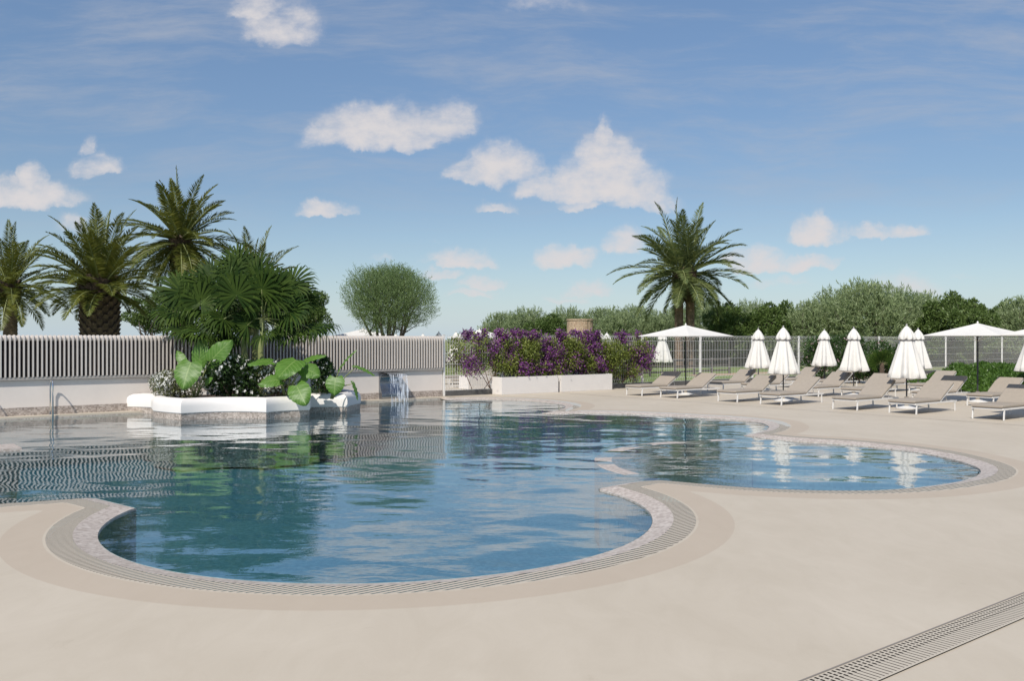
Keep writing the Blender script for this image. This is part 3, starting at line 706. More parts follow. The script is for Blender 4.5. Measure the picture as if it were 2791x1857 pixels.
def date_palm(base, h, Lf, nf, seed, label, boot_h=1.0, tr=.3, leafm='palm_leaf', up=80, down=-55, trunks=((0,0),), npair=62, droop=1.0, wid=.5, cen=0.0):
    global rng; rng = np.random.default_rng(seed); rd = random.Random(seed)
    e = empty('palm_tree', base, label, 'palm', 'tall feathery palms')
    for (ox, oy) in trunks:
        b = Vector(base) + Vector((ox, oy, 0)); mb = MB(); nz = int(h/.06)
        pr = [(tr*(1.12 - .12*min(1, z/1.0)), z) for z in np.linspace(0, h-boot_h, nz)]
        def fn(r, z, a, i):
            return r * (1 + .05*math.sin(a*7 + i*math.pi) + .035*math.sin(z*40)), z
        mb.lathe(pr, 22, b, fn); mb.build('trunk', M['palm_trunk'], e)
        # boots: overlapping old leaf bases
        mb = MB(); z = h - boot_h; row = 0
        mb.lathe([(tr*1.0, h-boot_h-.03), (tr*1.22, h-boot_h*.6), (tr*1.28, h-.1), (tr*.6, h+.35)], 16, b)
        while z < h + .15:
            m_ = 11
            for j in range(m_):
                a = 2*math.pi*(j + .5*(row % 2))/m_; rr = tr*(1.05 + .22*min(1, (z-h+boot_h)/(boot_h*.5)))
                o = Vector((math.cos(a), math.sin(a), 0)); s_ = Vector((-o.y, o.x, 0)); p = b + o*rr + Vector((0,0,z))
                w_ = tr*.34; hh = tr*.55
                tip = p + o*tr*.38 + Vector((0,0,hh))
                mb.add([p - s_*w_ - Vector((0,0,hh*.3)), p + s_*w_ - Vector((0,0,hh*.3)), tip + s_*w_*.45, tip - s_*w_*.45, p - s_*w_*.3 + Vector((0,0,hh*1.1)), p + s_*w_*.3 + Vector((0,0,hh*1.1))], [(0,1,2,3),(3,2,5,4),(0,3,4),(1,5,2)])
            z += tr*.36; row += 1
        mb.build('leaf_base_boots', M['palm_boot'], e)
    Q = []; mbr = MB(); c = Vector(base) + Vector((cen, 0, h))
    for i in range(nf):
        az = i * 2.39996 + rd.uniform(-.25, .25); u = i / nf
        el = R(up + (down - up) * (u ** 0.85) + rd.uniform(-12, 12)); ln = Lf * rd.uniform(.74, 1.1) * (1 - .12*abs(u-.45)) * (.8 if u > .85 else 1)
        if len(trunks) > 1: cb_ = Vector((trunks[i % len(trunks)][0], trunks[i % len(trunks)][1], 0))
        else: cb_ = Vector((0,0,0))
        hd = Vector((math.cos(az), math.sin(az), 0)); p = c + cb_ + hd*tr*.5 + Vector((0,0,-.25 + .5*(1-u))); pts = [p.copy()]; ns = 16
        e_ = el; st = ln/ns; twist = rd.uniform(-.3, .3)
        for s_ in range(ns):
            t = (s_+1)/ns; e_ -= droop * (R(.7) + R(5.0)*t*t) * (.35 + .75*math.cos(max(e_, R(-80)))) ; e_ = max(e_, R(-88))
            p = p + (hd*math.cos(e_) + Vector((0,0,1))*math.sin(e_)) * st; pts.append(p.copy())
        mbr.tube(pts, [.035*(1-.85*k/ns)*(Lf/2.6) for k in range(ns+1)], 4, False)
        A = np.array([tuple(x) for x in pts]); tt = np.linspace(.12, .995, npair); f_ = tt*ns; i0 = np.minimum(f_.astype(int), ns-1); fr = (f_-i0)[:, None]
        P = A[i0]*(1-fr) + A[i0+1]*fr; D = unit(A[i0+1]-A[i0]); sd = unit(np.cross(D, np.tile(np.array([math.cos(az+1.57), math.sin(az+1.57), twist]), (npair, 1)))); sd0 = unit(np.cross(D, sd))
        side = np.tile(np.array([-math.sin(az), math.cos(az), twist]), (npair, 1)); side = unit(side - D*np.sum(side*D, 1, keepdims=True)); upv = np.cross(D, side); upv *= np.sign(upv[:, 2:3] + 1e-6) if el > 0 else 1
        ll = Lf * .175 * wid/.5 * (np.sin(np.clip(tt*1.02, 0, 1)*math.pi*.86 + .32)) ** .8
        for sg in (-1, 1):
            fw = .62 + .75*tt[:, None]**2
            dd = unit(side*sg + D*fw + upv*.28 + rng.normal(size=P.shape)*.09)
            S = unit(np.cross(dd, upv)) ; S = unit(S + rng.normal(size=P.shape)*.35); wq = .018*(Lf/2.6)*np.ones((npair, 1))
            l_ = (ll*rng.uniform(.85, 1.12, npair))[:, None]
            tipd = dd*l_ + np.array([0, 0, -1])*l_*.10
            Q.append(np.stack([P, P + dd*l_*.4 + S*wq, P + tipd, P + dd*l_*.4 - S*wq], 1))
    mbr.build('frond_stalks', M['stem'], e); quads_obj('crown', np.concatenate(Q), M[leafm], e)
    return e

def branchy_tree(name, base, h, rx, ry, seed, label, leafm, cat='tree', kind='olive', trunk_h=.9, tr=.22, nleaf=14000, ls=.11, lw=.022, nb=9, group=None, low=.28, nclump=60):
    global rng; rng = np.random.default_rng(seed); rd = random.Random(seed)
    e = empty(name, base, label, cat, group); B = Vector(base); mb = MB(); c = np.array([base[0], base[1], base[2] + h*(1+low)/2]); rad = np.array([rx, ry, h*(1-low)/2])
    fork = B + Vector((rd.uniform(-.1,.1), 0, trunk_h)); mb.tube([B, B + Vector((.06,0,trunk_h*.5)), fork], [tr*1.3, tr, tr*.85], 9)
    ends = []
    for i in range(nb):
        az = i*2.39996 + rd.uniform(-.3,.3); el = rd.uniform(R(22), R(75)); d = Vector((math.cos(az)*math.cos(el)*rx, math.sin(az)*math.cos(el)*ry, math.sin(el)*(h-trunk_h)))
        m1_ = fork + d*.35 + Vector((rd.uniform(-.15,.15), rd.uniform(-.15,.15), -.08*h*math.cos(el))); m2_ = fork + d*.62 + Vector((rd.uniform(-.2,.2),)*2 + (0,)); en = fork + d*.88
        mb.tube([fork, m1_, m2_, en], [tr*.55, tr*.38, tr*.22, tr*.07], 7)
        for k in range(4):
            s_ = m1_.lerp(en, rd.uniform(.1,.7)); t_ = s_ + Vector((rd.uniform(-1,1)*rx*.42, rd.uniform(-1,1)*ry*.42, rd.uniform(.05,.34)*h)); mm = (s_+t_)/2 + Vector((rd.uniform(-.1,.1),0,-.05)); mb.tube([s_, mm, t_], [tr*.16, tr*.1, tr*.03], 5); ends.append(t_)
        ends.append(en)
    mb.build('trunk', M['bark'], e, smooth=True)
    if kind == 'olive':
        nt_ = nleaf // 9
        d = unit(rng.normal(size=(nt_, 3)) + np.array([0,0,.25])); cl = unit(rng.normal(size=(nclump, 3)))
        # lumpy shell radius
        lump = np.maximum(.80, 1.06 - .55*np.min(np.linalg.norm(d[:, None, :] - cl[None], axis=2), axis=1))
        r = rng.uniform(.12, 1, nt_) ** .55 * lump; P0 = c + d*rad*r[:, None]
        dirv = unit(d*np.array([.55,.55,.4]) + np.array([0,0,.75]) + rng.normal(size=d.shape)*.28); tl = rng.uniform(.25,.8,nt_) * h*(.12 if leafm == 'olive_leaf' else .17)
        P = []; D = []
        for k in range(9):
            t = k/8; bnd = np.array([0,0,-1])*(t*t)*.18*tl[:, None]
            P.append(P0 + dirv*tl[:, None]*t + bnd); D.append(unit(dirv + rng.normal(size=d.shape)*.55))
        P = np.concatenate(P); D = np.concatenate(D); n = len(P)
    else:
        ce = np.array([tuple(x) for x in ends]); k = rng.integers(0, nclump, nleaf); dd = unit(rng.normal(size=(nclump,3)) + np.array([0,0,.15])); cc = c + dd*rad*rng.uniform(.35,.84,(nclump,1)); cr = rng.uniform(.16,.30,nclump)
        d = unit(rng.normal(size=(nleaf,3))); P = cc[k] + d*(rng.uniform(.3,1,nleaf)**.5*cr[k])[:, None]*rad*np.array([1,1,.9]); D = unit(d + rng.normal(size=d.shape)*.8); n = nleaf
    quads_obj('crown', leaf_quads(P, D, ls*rng.uniform(.7,1.3,n), lw*rng.uniform(.7,1.3,n)), M[leafm], e)
    return e

# ---------------------------------------------------------------- plants on the island
YI = 22.2
def ear_leaf(mb, c, d, nrm, L_, wd):
    d = Vector(d).normalized(); nrm = Vector(nrm); nrm = (nrm - d*nrm.dot(d)).normalized(); s_ = d.cross(nrm); c = Vector(c); nu, nv = 16, 11; k = len(mb.v)
    for i in range(nu+1):
        u = i/nu
        hw = wd*.5*(math.sin(math.pi*min(1, (u*.90+.10))**.80) ** .72) if u < 1 else 0.0
        hw *= (1 + .05*math.sin(u*34)); 
        for j in range(nv):
            v_ = j/(nv-1)*2-1; lob = -.16*L_*abs(v_)**1.2*max(0, 1-u*3.2)          # lobes sweep back at the stalk end
            p = c + d*((u-.35)*L_ + lob) + s_*(v_*hw) + nrm*(-.16*L_*(u-.3)**2 + .10*wd*abs(v_)**1.3*math.sin(math.pi*min(1,u+.15)) - .22*wd*v_*v_*.5 + .012*math.sin(u*30+v_*3)*abs(v_))
            mb.v.append(tuple(p)); mb.uv.append((u, (v_+1)/2))
    for i in range(nu):
        for j in range(nv-1): a = k+i*nv+j; mb.f.append((a, a+1, a+nv+1, a+nv))
    return c - d*.30*L_
def ear_plant(basepx, leaves, label, Y=YI):
    b = at(basepx[0], basepx[1], Y-.45); b.z = .36; e = empty('elephant_ear_plant', b, label, 'plant', 'elephant ear plants on the island'); ms = MB()
    for (px, py, dy, d, nr, L_, wd) in leaves:
        mb = MB(); mb.uv = []; c = at(px, py, Y+dy-.45); st = ear_leaf(mb, c, d, nr, L_*.88, wd*.90)
        ob = mb.build('leaf', M['ear'], e, smooth=True); uv = ob.data.uv_layers.new(name='UVMap')
        idx = np.empty(len(ob.data.loops), dtype=np.int32); ob.data.loops.foreach_get('vertex_index', idx); uv.data.foreach_set('uv', np.array(mb.uv, dtype=np.float32)[idx].ravel())
        mdl = b.lerp(st, .55) + Vector((0,0,.10)); ms.tube([b + Vector((random.uniform(-.04,.04),0,-.02)), b.lerp(st,.3)+Vector((0,0,.07)), mdl, st], [.02,.016,.013,.009], 6)
    ms.build('stalks', M['stem'], e, smooth=True)
ear_plant((532,1082), [(512,1012,-.5,(-.1,-.45,-.75),(.0,-.85,.45),.80,.72),(545,965,.05,(.05,.1,1),(-.2,-1,.3),.78,.50),(592,965,-.1,(.75,-.1,.75),(.1,-1,.45),.85,.56),(494,978,.2,(-.5,.3,.7),(.2,-1,.2),.50,.26),(598,1003,.1,(.8,.0,.15),(.0,-.6,.8),.45,.28),(566,1040,-.2,(.6,-.3,.5),(.2,-.8,.6),.30,.18)], 'big leaved elephant ear plant at the left of the island, three upright leaves')
ear_plant((780,1079), [(718,986,.0,(-1,-.2,-.05),(-.1,-.45,.9),.66,.42),(790,996,-.4,(-.35,-.75,-.45),(-.1,-.75,.65),.86,.74),(743,1038,-.4,(-1,-.3,-.15),(-.1,-.7,.7),.60,.46),(816,1068,-.7,(.45,-.5,-.65),(.0,-.9,.5),.68,.60),(842,1010,-.2,(.8,-.3,-.3),(.1,-.75,.65),.55,.52),(848,978,.1,(1,-.1,.35),(-.2,-.5,.85),.66,.30),(822,1035,-.1,(.3,-.4,.1),(0,-.9,.5),.5,.36)], 'largest elephant ear plant in the middle of the island, leaf drooping over the rim')
ear_plant((905,1072), [(940,986,-.1,(.62,.0,.8),(-.8,-.35,.5),.70,.20),(913,1046,-.5,(.0,-.35,-.95),(.0,-1,.25),.50,.52),(988,1006,-.2,(.9,-.1,-.35),(.3,-.35,.9),.62,.18),(968,1060,-.5,(.35,-.1,-.95),(.9,-.5,.2),.50,.14)], 'elephant ear plant with narrow edge-on leaves at the right end of the island', Y=22.6)
bush('flowering_shrub', (-8.22,22.05,.74), (.62,.45,.46), 4600, .055, .028, M['pale_leaf'], 'pale loose shrub with white flowers at the left end of the island', flowers=420, mf=M['white_flower'], fs=.042, seed=5)
bush('flowering_shrub', (-6.92,22.1,.84), (.88,.62,.60), 9500, .075, .045, M['shrub_leaf'], 'dark green shrub dotted with white flowers between two elephant ears', flowers=260, mf=M['white_flower'], fs=.055, seed=6)
bush('flowering_shrub', (-5.80,22.15,.78), (.52,.45,.50), 4200, .055, .028, M['pale_leaf'], 'pale shrub with masses of white flowers behind the middle elephant ear', flowers=380, mf=M['white_flower'], fs=.042, seed=8)
bush('flowering_shrub', (-4.80,22.95,.82), (.50,.50,.58), 4400, .07, .03, M['shrub_leaf'], 'dark dusty shrub with few white flowers at the right end of the island', flowers=90, mf=M['white_flower'], fs=.045, seed=9)

def fan(Q, hub, axis, nrm, L_, seg=34, spread=150, droop=.35, sd=0):
    rr = np.random.default_rng(sd); axis = Vector(axis).normalized(); nrm = Vector(nrm); nrm = (nrm - axis*nrm.dot(axis)).normalized(); side = axis.cross(nrm)
    for i in range(seg):
        a = R(-spread + 2*spread*(i+.5)/seg + rr.uniform(-1.5,1.5)); d = axis*math.cos(a) + side*math.sin(a); l = L_*(1 - .22*abs(a)/R(spread))*rr.uniform(.93,1.05); pl = nrm*(.03 if i % 2 else -.03)*L_
        tang = side*math.cos(a) - axis*math.sin(a); hw = math.pi*L_*.55*spread/180/seg*1.02
        dr = droop*rr.uniform(.5,1.6); f_ = nrm*.12*L_*math.cos(a)
        p0 = hub; p1 = hub + d*l*.55 + pl - f_*.2; dz = Vector((0,0,-1)); p2 = p1 + (d + dz*dr*.9).normalized()*l*.25; p3 = p2 + (d*.5 + dz*dr*2.0).normalized()*l*(.24 if dr > .25 else .2)
        for (A, wa, B_, wb) in ((p0,.012*L_,p1,hw),(p1,hw,p2,hw*.55),(p2,hw*.55,p3,.002)):
            Q.append([tuple(A - tang*wa), tuple(A + tang*wa), tuple(B_ + tang*wb), tuple(B_ - tang*wb)])
fb = at(686, 985, 22.9); fb.z = .36
fp = empty('fan_palm', fb, 'multi-stemmed fan palm with drooping leaf tips rising from the island', 'palm')
tops = []
for (bx, tx, ty, dy) in ((672,662,858,-.15),(690,700,842,.1),(706,716,868,-.25)):
    b = at(bx, 985, 22.9+dy); b.z = .36; t_ = at(tx, ty, 22.9+dy); mb = MB(); n_ = 14
    mb.tube([b.lerp(t_, k/n_) + Vector((.015*math.sin(k*1.3),0,0)) for k in range(n_+1)], [.085 - .02*k/n_ + .006*(k % 2) for k in range(n_+1)], 10); mb.build('trunk', M['stem'], fp, smooth=True); tops.append(t_)
FANS = [ # px, py, dY, axis, normal, length
 (645,805,-.9,(.02,-.25,1),(0,-1,.15),.72),(545,820,-.5,(-.35,-.2,.9),(.1,-1,.2),.74),(735,800,-.5,(.55,-.1,.8),(-.1,-1,.2),.74),(560,905,-.7,(-.7,-.5,.15),(-.2,-.6,.9),.62),
 (715,915,-.8,(.25,-.6,-.1),(.1,-.9,.35),.48),(845,895,-.4,(.85,-.3,.1),(.1,-.5,.9),.60),(495,795,-.1,(-.8,-.1,.6),(.2,-.9,.5),.68),(470,850,.0,(-.9,-.2,.1),(-.2,-.6,.8),.62),
 (625,752,.2,(-.1,.1,1),(0,-1,.1),.60),(700,748,.3,(.3,.1,1),(0,-1,.1),.62),(795,775,.2,(.8,.0,.55),(-.2,-.9,.5),.66),(790,850,-.4,(.8,-.3,.3),(.1,-.8,.6),.66),
 (610,870,-.7,(-.4,-.6,.1),(-.1,-.8,.6),.60),(580,760,.4,(-.5,.2,.9),(0,-1,.3),.62),(520,870,.4,(-.7,.2,.2),(0,-.9,.5),.6),(760,890,.3,(.6,.2,.1),(0,-.9,.5),.6),(690,820,.7,(.1,.6,.8),(0,-1,.5),.62),(600,820,.6,(-.3,.6,.7),(0,-1,.5),.62),(820,820,.4,(.9,.3,.3),(0,-.9,.5),.58)]
rf = random.Random(4)
for a_ in ((545,918,-.8,(-.5,-.6,.25),(-.2,-.4,.95),.62),(800,922,-.5,(.5,-.5,.2),(.2,-.5,.9),.62),(868,900,-.2,(.9,-.2,.3),(.1,-.3,.95),.62),(505,905,-.3,(-.9,-.3,.3),(-.1,-.3,.95),.6),(650,725,.3,(.15,.1,1),(.2,-1,.1),.6)): FANS.append(a_)
for k in range(14):
    FANS.append((rf.uniform(490,820), rf.uniform(770,900), rf.uniform(-.6,1.0), (rf.uniform(-.8,.8), rf.uniform(-.3,.4), rf.uniform(.1,1)), (rf.uniform(-.6,.6), -1, rf.uniform(.3,2.2)), rf.uniform(.5,.8)))
Q = []; ms = MB()
for i, (px, py, dy, ax, nr, l) in enumerate(FANS):
    hub = at(px, py, 22.9+dy); fan(Q, hub, ax, nr, l*1.2, droop=.26 if py < 815 else .75, sd=i); tp = min(tops, key=lambda t: (t-hub).length)
    ms.tube([tp, tp.lerp(hub,.5)+Vector((0,0,.08)), hub], [.022,.015,.010], 6)
quads_obj('leaves', np.array(Q), M['fan_leaf'], fp); ms.build('leaf_stalks', M['stem'], fp, smooth=True)

# ---------------------------------------------------------------- tall palms, trees on the left
def gx(px, Y): return (px - CX)/F*Y
def zz(py, Y): return H - (py - CY)/F*Y
date_palm((gx(28,38),38,-.02), zz(780,38), 2.7, 46, 21, 'feathery palm cut by the left picture edge behind the screen', boot_h=.85, tr=.27, up=88, down=-38)
date_palm((gx(272,31),31,-.02), zz(778,31), 2.6, 66, 22, 'squat palm with the thickest dark trunk behind the slatted screen', boot_h=2.9, tr=.42, up=89, down=-14, npair=66, droop=1.15)
date_palm((gx(492,45),45,-.02), zz(655,45), 3.5, 72, 23, 'tallest of the palms behind the screen, above the fan palm', boot_h=1.4, tr=.36, up=89, down=-68, npair=66)
date_palm((gx(688,50),50,-.02), zz(795,50), 3.6, 50, 24, 'feathery palm mostly hidden behind the island fan palm', boot_h=1.0, tr=.36, up=84, down=-45, npair=60)
date_palm((gx(1866,57),57,-.02), zz(742,57), 4.55, 64, 25, 'lone tall palm with paired trunks behind the white parasol', boot_h=1.9, tr=.27, leafm='palm_leaf_b', up=87, down=-42, trunks=((-.36,0),(.34,-.05)), npair=62)
branchy_tree('olive_tree', (gx(1062,40),40,-.02), zz(708,40), 2.15, 2.0, 31, 'large rounded olive tree standing alone behind the slatted screen', 'olive_leaf', nleaf=80000, ls=.085, lw=.019, trunk_h=1.15, tr=.17, nb=10, low=.30, nclump=18)
branchy_tree('broadleaf_tree', (gx(815,42),42,-.02), zz(775,42), 1.75, 1.6, 32, 'dark round leafed tree just right of the fan palm', 'broad_leaf', kind='broad', nleaf=26000, ls=.10, lw=.06, trunk_h=1.1, tr=.16, low=.36, nclump=70)
branchy_tree('broadleaf_tree', (gx(445,40),40,-.02), zz(790,40), 1.9, 1.6, 33, 'dark tree with bare leaning limbs between the thick palm and fan palm', 'broad_leaf', kind='broad', nleaf=15000, ls=.10, lw=.06, trunk_h=1.0, tr=.18, low=.52, nclump=50)

# ---------------------------------------------------------------- tree belt on the horizon
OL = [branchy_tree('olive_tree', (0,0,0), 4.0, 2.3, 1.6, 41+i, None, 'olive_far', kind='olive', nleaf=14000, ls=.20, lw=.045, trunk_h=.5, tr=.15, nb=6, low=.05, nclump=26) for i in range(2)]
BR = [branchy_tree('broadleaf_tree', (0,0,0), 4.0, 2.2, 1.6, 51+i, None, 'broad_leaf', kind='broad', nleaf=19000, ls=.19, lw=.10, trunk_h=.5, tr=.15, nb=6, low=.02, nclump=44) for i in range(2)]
BELT = [ # px, Y, top y, kind, width scale, label
 (1365,74,862,0,.9,'greyish olive at the left end of the distant tree belt'),
 (1440,70,852,0,.95,'greyish olive in the belt, left of the stone tower'),
 (1500,66,866,1,.85,'dark green tree touching the left side of the stone tower'),
 (1548,76,850,0,.9,'pale olive rising right behind the stone tower'),
 (1640,70,850,0,1.0,'pale olive in the belt just right of the stone tower'),
 (1690,65,860,0,.9,'low pale olive in the belt left of the paired palm'),
 (1740,72,846,0,1.0,'pale olive in the belt above the open parasol left slope'),
 (1800,66,860,0,.9,'pale olive close to the left side of the paired palm trunks'),
 (1845,76,848,0,.9,'pale olive directly behind the paired palm trunks'),
 (1925,70,828,0,1.05,'tall pale olive just right of the paired palm trunks'),
 (1985,62,836,1,.9,'dark tree behind the right slope of the open parasol'),
 (2045,70,834,0,1.0,'pale olive above the leftmost closed parasol'),
 (2090,62,838,1,.95,'dark tree between the two leftmost closed parasols'),
 (2150,64,836,1,.9,'dark tree above the second closed parasol'),
 (2215,62,832,0,1.0,'pale olive above the third closed parasol'),
 (2285,66,802,0,1.2,'pale olive on the left flank of the highest trees'),
 (2370,60,782,0,1.25,'highest pale olive of the belt, right of centre'),
 (2440,62,800,0,1.0,'lower pale olive beside the highest olive of the belt'),
 (2500,66,812,0,1.1,'pale olive above the pair of overlapping closed parasols'),
 (2585,60,812,1,1.05,'broad dark tree above the left slope of the right open parasol'),
 (2650,58,828,1,.9,'last dark tree before the gap in the belt at right'),
 (2730,62,832,1,.85,'dark bushy tree just right of the gap in the belt'),
 (2790,60,822,0,.95,'pale olive cut by the right picture edge')]
first = {0: [0,0], 1: [0,0]}
used_src = set()
rd = random.Random(5)
for i, (px, Y, top, k, ws, lab) in enumerate(BELT):
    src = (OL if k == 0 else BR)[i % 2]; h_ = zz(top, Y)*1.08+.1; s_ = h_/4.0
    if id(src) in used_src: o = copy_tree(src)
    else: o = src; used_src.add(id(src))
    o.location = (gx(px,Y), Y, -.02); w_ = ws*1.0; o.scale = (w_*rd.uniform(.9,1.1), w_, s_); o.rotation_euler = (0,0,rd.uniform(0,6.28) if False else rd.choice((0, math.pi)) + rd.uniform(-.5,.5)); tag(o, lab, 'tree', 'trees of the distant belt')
# dense scrub at the foot of the belt: one mass nobody could count
rng = np.random.default_rng(77)
n_ = 60000; px_ = rng.uniform(1310, 2900, n_); Yv = rng.uniform(63, 74, n_); hgt = 1.55 + .6*np.sin(px_*.021) + .45*np.sin(px_*.053+1) ; Pz = rng.uniform(0, 1, n_)**.8*hgt
P = np.stack([(px_-CX)/F*Yv, Yv, Pz], 1); D = unit(rng.normal(size=(n_,3)) + np.array([0,0,.5]))
o = quads_obj('scrub', leaf_quads(P, D, .34*rng.uniform(.6,1.3,n_), .16), M['broad_leaf']); o['kind'] = 'stuff'; o['label'] = 'dense dark green scrub filling the foot of the tree belt'; o['category'] = 'scrub'

# stone tower
tx, tY = gx(1581,58), 58
tw = empty('stone_tower', (tx,tY,-.02), 'round rough stone tower showing above the purple bougainvillea', 'tower')
mb = MB(); mb.lathe([(.86,0),(.84,3.02),(.88,3.03),(.88,3.12),(.66,3.12),(.66,2.9)], 40, (tx,tY,0), lambda r,z,a,i: (r*(1+.012*math.sin(a*9)+.01*math.sin(a*23+i)), z), cap=True); mb.build('stone_drum', M['stone_wall'], tw)

# ---------------------------------------------------------------- welded mesh fence
mf = empty('mesh_fence', wp(0), 'white welded wire mesh fence with posts running behind pool and loungers', 'fence')
posts = [.06, 2.38] + [2.38 + 3.335*k for k in range(1, 14)]
for s_ in posts:
    mb = MB(); mb.box(wp(s_,0,.98), T*.032, NN*.032, (0,0,.97)); mb.box(wp(s_,0,1.955), T*.036, NN*.036, (0,0,.008)); mb.build('post', M['white_metal'], mf)
def fold(z):   # V-folds that stiffen the panel
    for z0 in (1.83, .25):
        if abs(z-z0) < .07: return .045*(1-abs(z-z0)/.07)
    return 0
zs_ = [.10,.18,.25,.32,1.05,1.76,1.83,1.90,1.94]
for a, b in zip(posts[:-1], posts[1:]):
    mb = MB(); n_ = int(round((b-a-.06)/.1)); 
    for i in range(n_+1):
        s_ = a+.03+(b-a-.06)*i/n_; k = len(mb.v); r_ = .003
        for z in zs_:
            for ds, dn in ((-r_,-r_),(r_,-r_),(r_,r_),(-r_,r_)): mb.v.append(tuple(wp(s_+ds, .02+fold(z)+dn, z)))
        for j in range(len(zs_)-1):
            for q_ in range(4): x = k+j*4+q_; y_ = k+j*4+(q_+1) % 4; mb.f.append((x,y_,y_+4,x+4))
    for z in (.11,.18,.32,.66,1.02,1.36,1.74,1.90,1.94): mb.box(wp((a+b)/2, .028+fold(z), z), T*((b-a)/2-.03), NN*.004, (0,0,.0045))
    mb.build('mesh_panel', M['white_wire'], mf)
kb = MB(); kb.box(wp(23.5,-.02,.085), T*23.4, NN*.07, (0,0,.085)); tag(kb.build('fence_kerb', M['kerb']), 'low dark kerb running under the white mesh fence', 'kerb')

# white box planters and bougainvillea
def box_planter(c, L_, dep, h, label):
    e = empty('box_planter', c, label, 'planter', 'white box planters along the mesh fence'); c = Vector(c); mb = MB(); t_ = .05; hl = L_/2; hd = dep/2
    o = [c+T*a*hl+NN*b*hd for a,b in ((-1,-1),(1,-1),(1,1),(-1,1))]; i_ = [c+T*a*(hl-t_)+NN*b*(hd-t_) for a,b in ((-1,-1),(1,-1),(1,1),(-1,1))]
    vs = [(p.x,p.y,.004) for p in o]+[(p.x,p.y,h-.008) for p in o]+[(c.x+(p.x-c.x)*.996,c.y+(p.y-c.y)*.996,h) for p in o]+[(p.x,p.y,h) for p in i_]+[(p.x,p.y,h-.1) for p in i_]
    fs = []
    for r_ in range(4):
        for k in range(4): a = r_*4+k; b = r_*4+(k+1)%4; fs.append((a,b,b+4,a+4))
    mb.add(vs, fs); mb.build('box', M['whitewash'], e)
    mb = MB(); mb.add([(p.x,p.y,h-.06) for p in i_], [(3,2,1,0)]); mb.build('soil', M['soil'], e)
bpA = V2(-.33,29.2); bpB = bpA + T*2.42; bpC = bpB + T*.14; bpD = bpC + T*2.42
box_planter((bpA+bpB)/2 - NN*.34, 2.42, .68, .57, 'left long white box planter before the fence, under bougainvillea')
box_planter((bpC+bpD)/2 - NN*.34, 2.42, .68, .57, 'right long white box planter before the fence, streaked with shadows')
cgate = gp(1306,1061); box_planter(cgate - NN*.3, .95, .6, .47, 'small white box planter seen through the fence left of the big boxes')
def boug(s0, s1, zlo, zhi, label, seed, nl, stemn=None, sprays=6, n0=-.55, n1=.42):
    global rng; rng = np.random.default_rng(seed); sm_ = (s0+s1)/2; b = wp(sm_, .3, .5 if stemn is None else 0); e = empty('bougainvillea', b, label, 'climbing plant', 'purple bougainvillea over the mesh fence')
    ncl = int((s1-s0)*46); cs = rng.uniform(s0, s1, ncl); cz = zlo + (zhi-zlo)*rng.uniform(0,1,ncl)**.95; cn = rng.uniform(n0, n1, ncl); purple = (np.sin(cs*2.1+seed)+np.sin(cz*4.5+cs*3.3)+rng.normal(size=ncl)*1.2 - 1.2*(cz-1.15)) > .55
    cr = rng.uniform(.08,.24,ncl)
    for _ in range(sprays):
        sx = rng.uniform(s0, s1); 
        for k in range(3): cs = np.append(cs, sx+.08*k*rng.choice([-1,1])); cz = np.append(cz, zhi+.12+.09*k); cn = np.append(cn, rng.uniform(-.2,.2)); purple = np.append(purple, True); cr = np.append(cr, .08)
    n = nl; k = rng.integers(0, len(cs), n*2); d = unit(rng.normal(size=(n*2,3))); off = rng.normal(size=(n*2,3))*(.62*cr[k])[:, None]; d = unit(off)
    t3 = np.array(T); n3 = np.array(NN); P = np.array(W0) + t3*(cs[k]+off[:,0])[:, None] + n3*(cn[k]+off[:,1])[:, None]; P[:,2] = np.maximum(cz[k]+off[:,2]*1.15, .45 if stemn is None else .15)
    isf = purple[k] & (rng.uniform(size=n*2) < .72); keep = np.where(isf | (rng.uniform(size=n*2) < .62))[0]
    D = unit(d + rng.normal(size=d.shape)*.7 + np.array([0,0,-.1])); fl = keep[isf[keep]]; lf = keep[~isf[keep]]
    quads_obj('foliage', leaf_quads(P[lf], D[lf], .075*rng.uniform(.7,1.3,len(lf)), .045), M['boug_leaf'], e); quads_obj('flowers', leaf_quads(P[fl], D[fl], .06*rng.uniform(.7,1.3,len(fl)), .055), M['boug_flower'], e)
    mb = MB()
    for i in range(5):
        a = wp(rng.uniform(s0+.3,s1-.3), .2 if stemn is None else 0, .45 if stemn is None else 0); c_ = wp(rng.uniform(s0,s1), rng.uniform(-.4,.2), rng.uniform(1.0,zhi)); mb.tube([a, a.lerp(c_,.5)+Vector((.1,0,.1)), c_], [.018,.012,.005], 5)
    mb.build('stems', M['twig'], e)
boug(.40, 2.5, .85, 1.72, 'bougainvillea at the left end, thin and open over the gate corner', 61, 4500, stemn=1, sprays=5)
boug(2.3, 5.0, .62, 1.70, 'dense purple bougainvillea growing from the left white box planter', 62, 21000, sprays=7)
boug(4.9, 7.4, .62, 1.70, 'dense purple bougainvillea growing from the right white box planter', 63, 20000, sprays=6)
boug(7.4, 9.2, .35, 1.66, 'bougainvillea at the right end, rooted in the ground beside the loungers', 64, 9000, stemn=1, sprays=4)

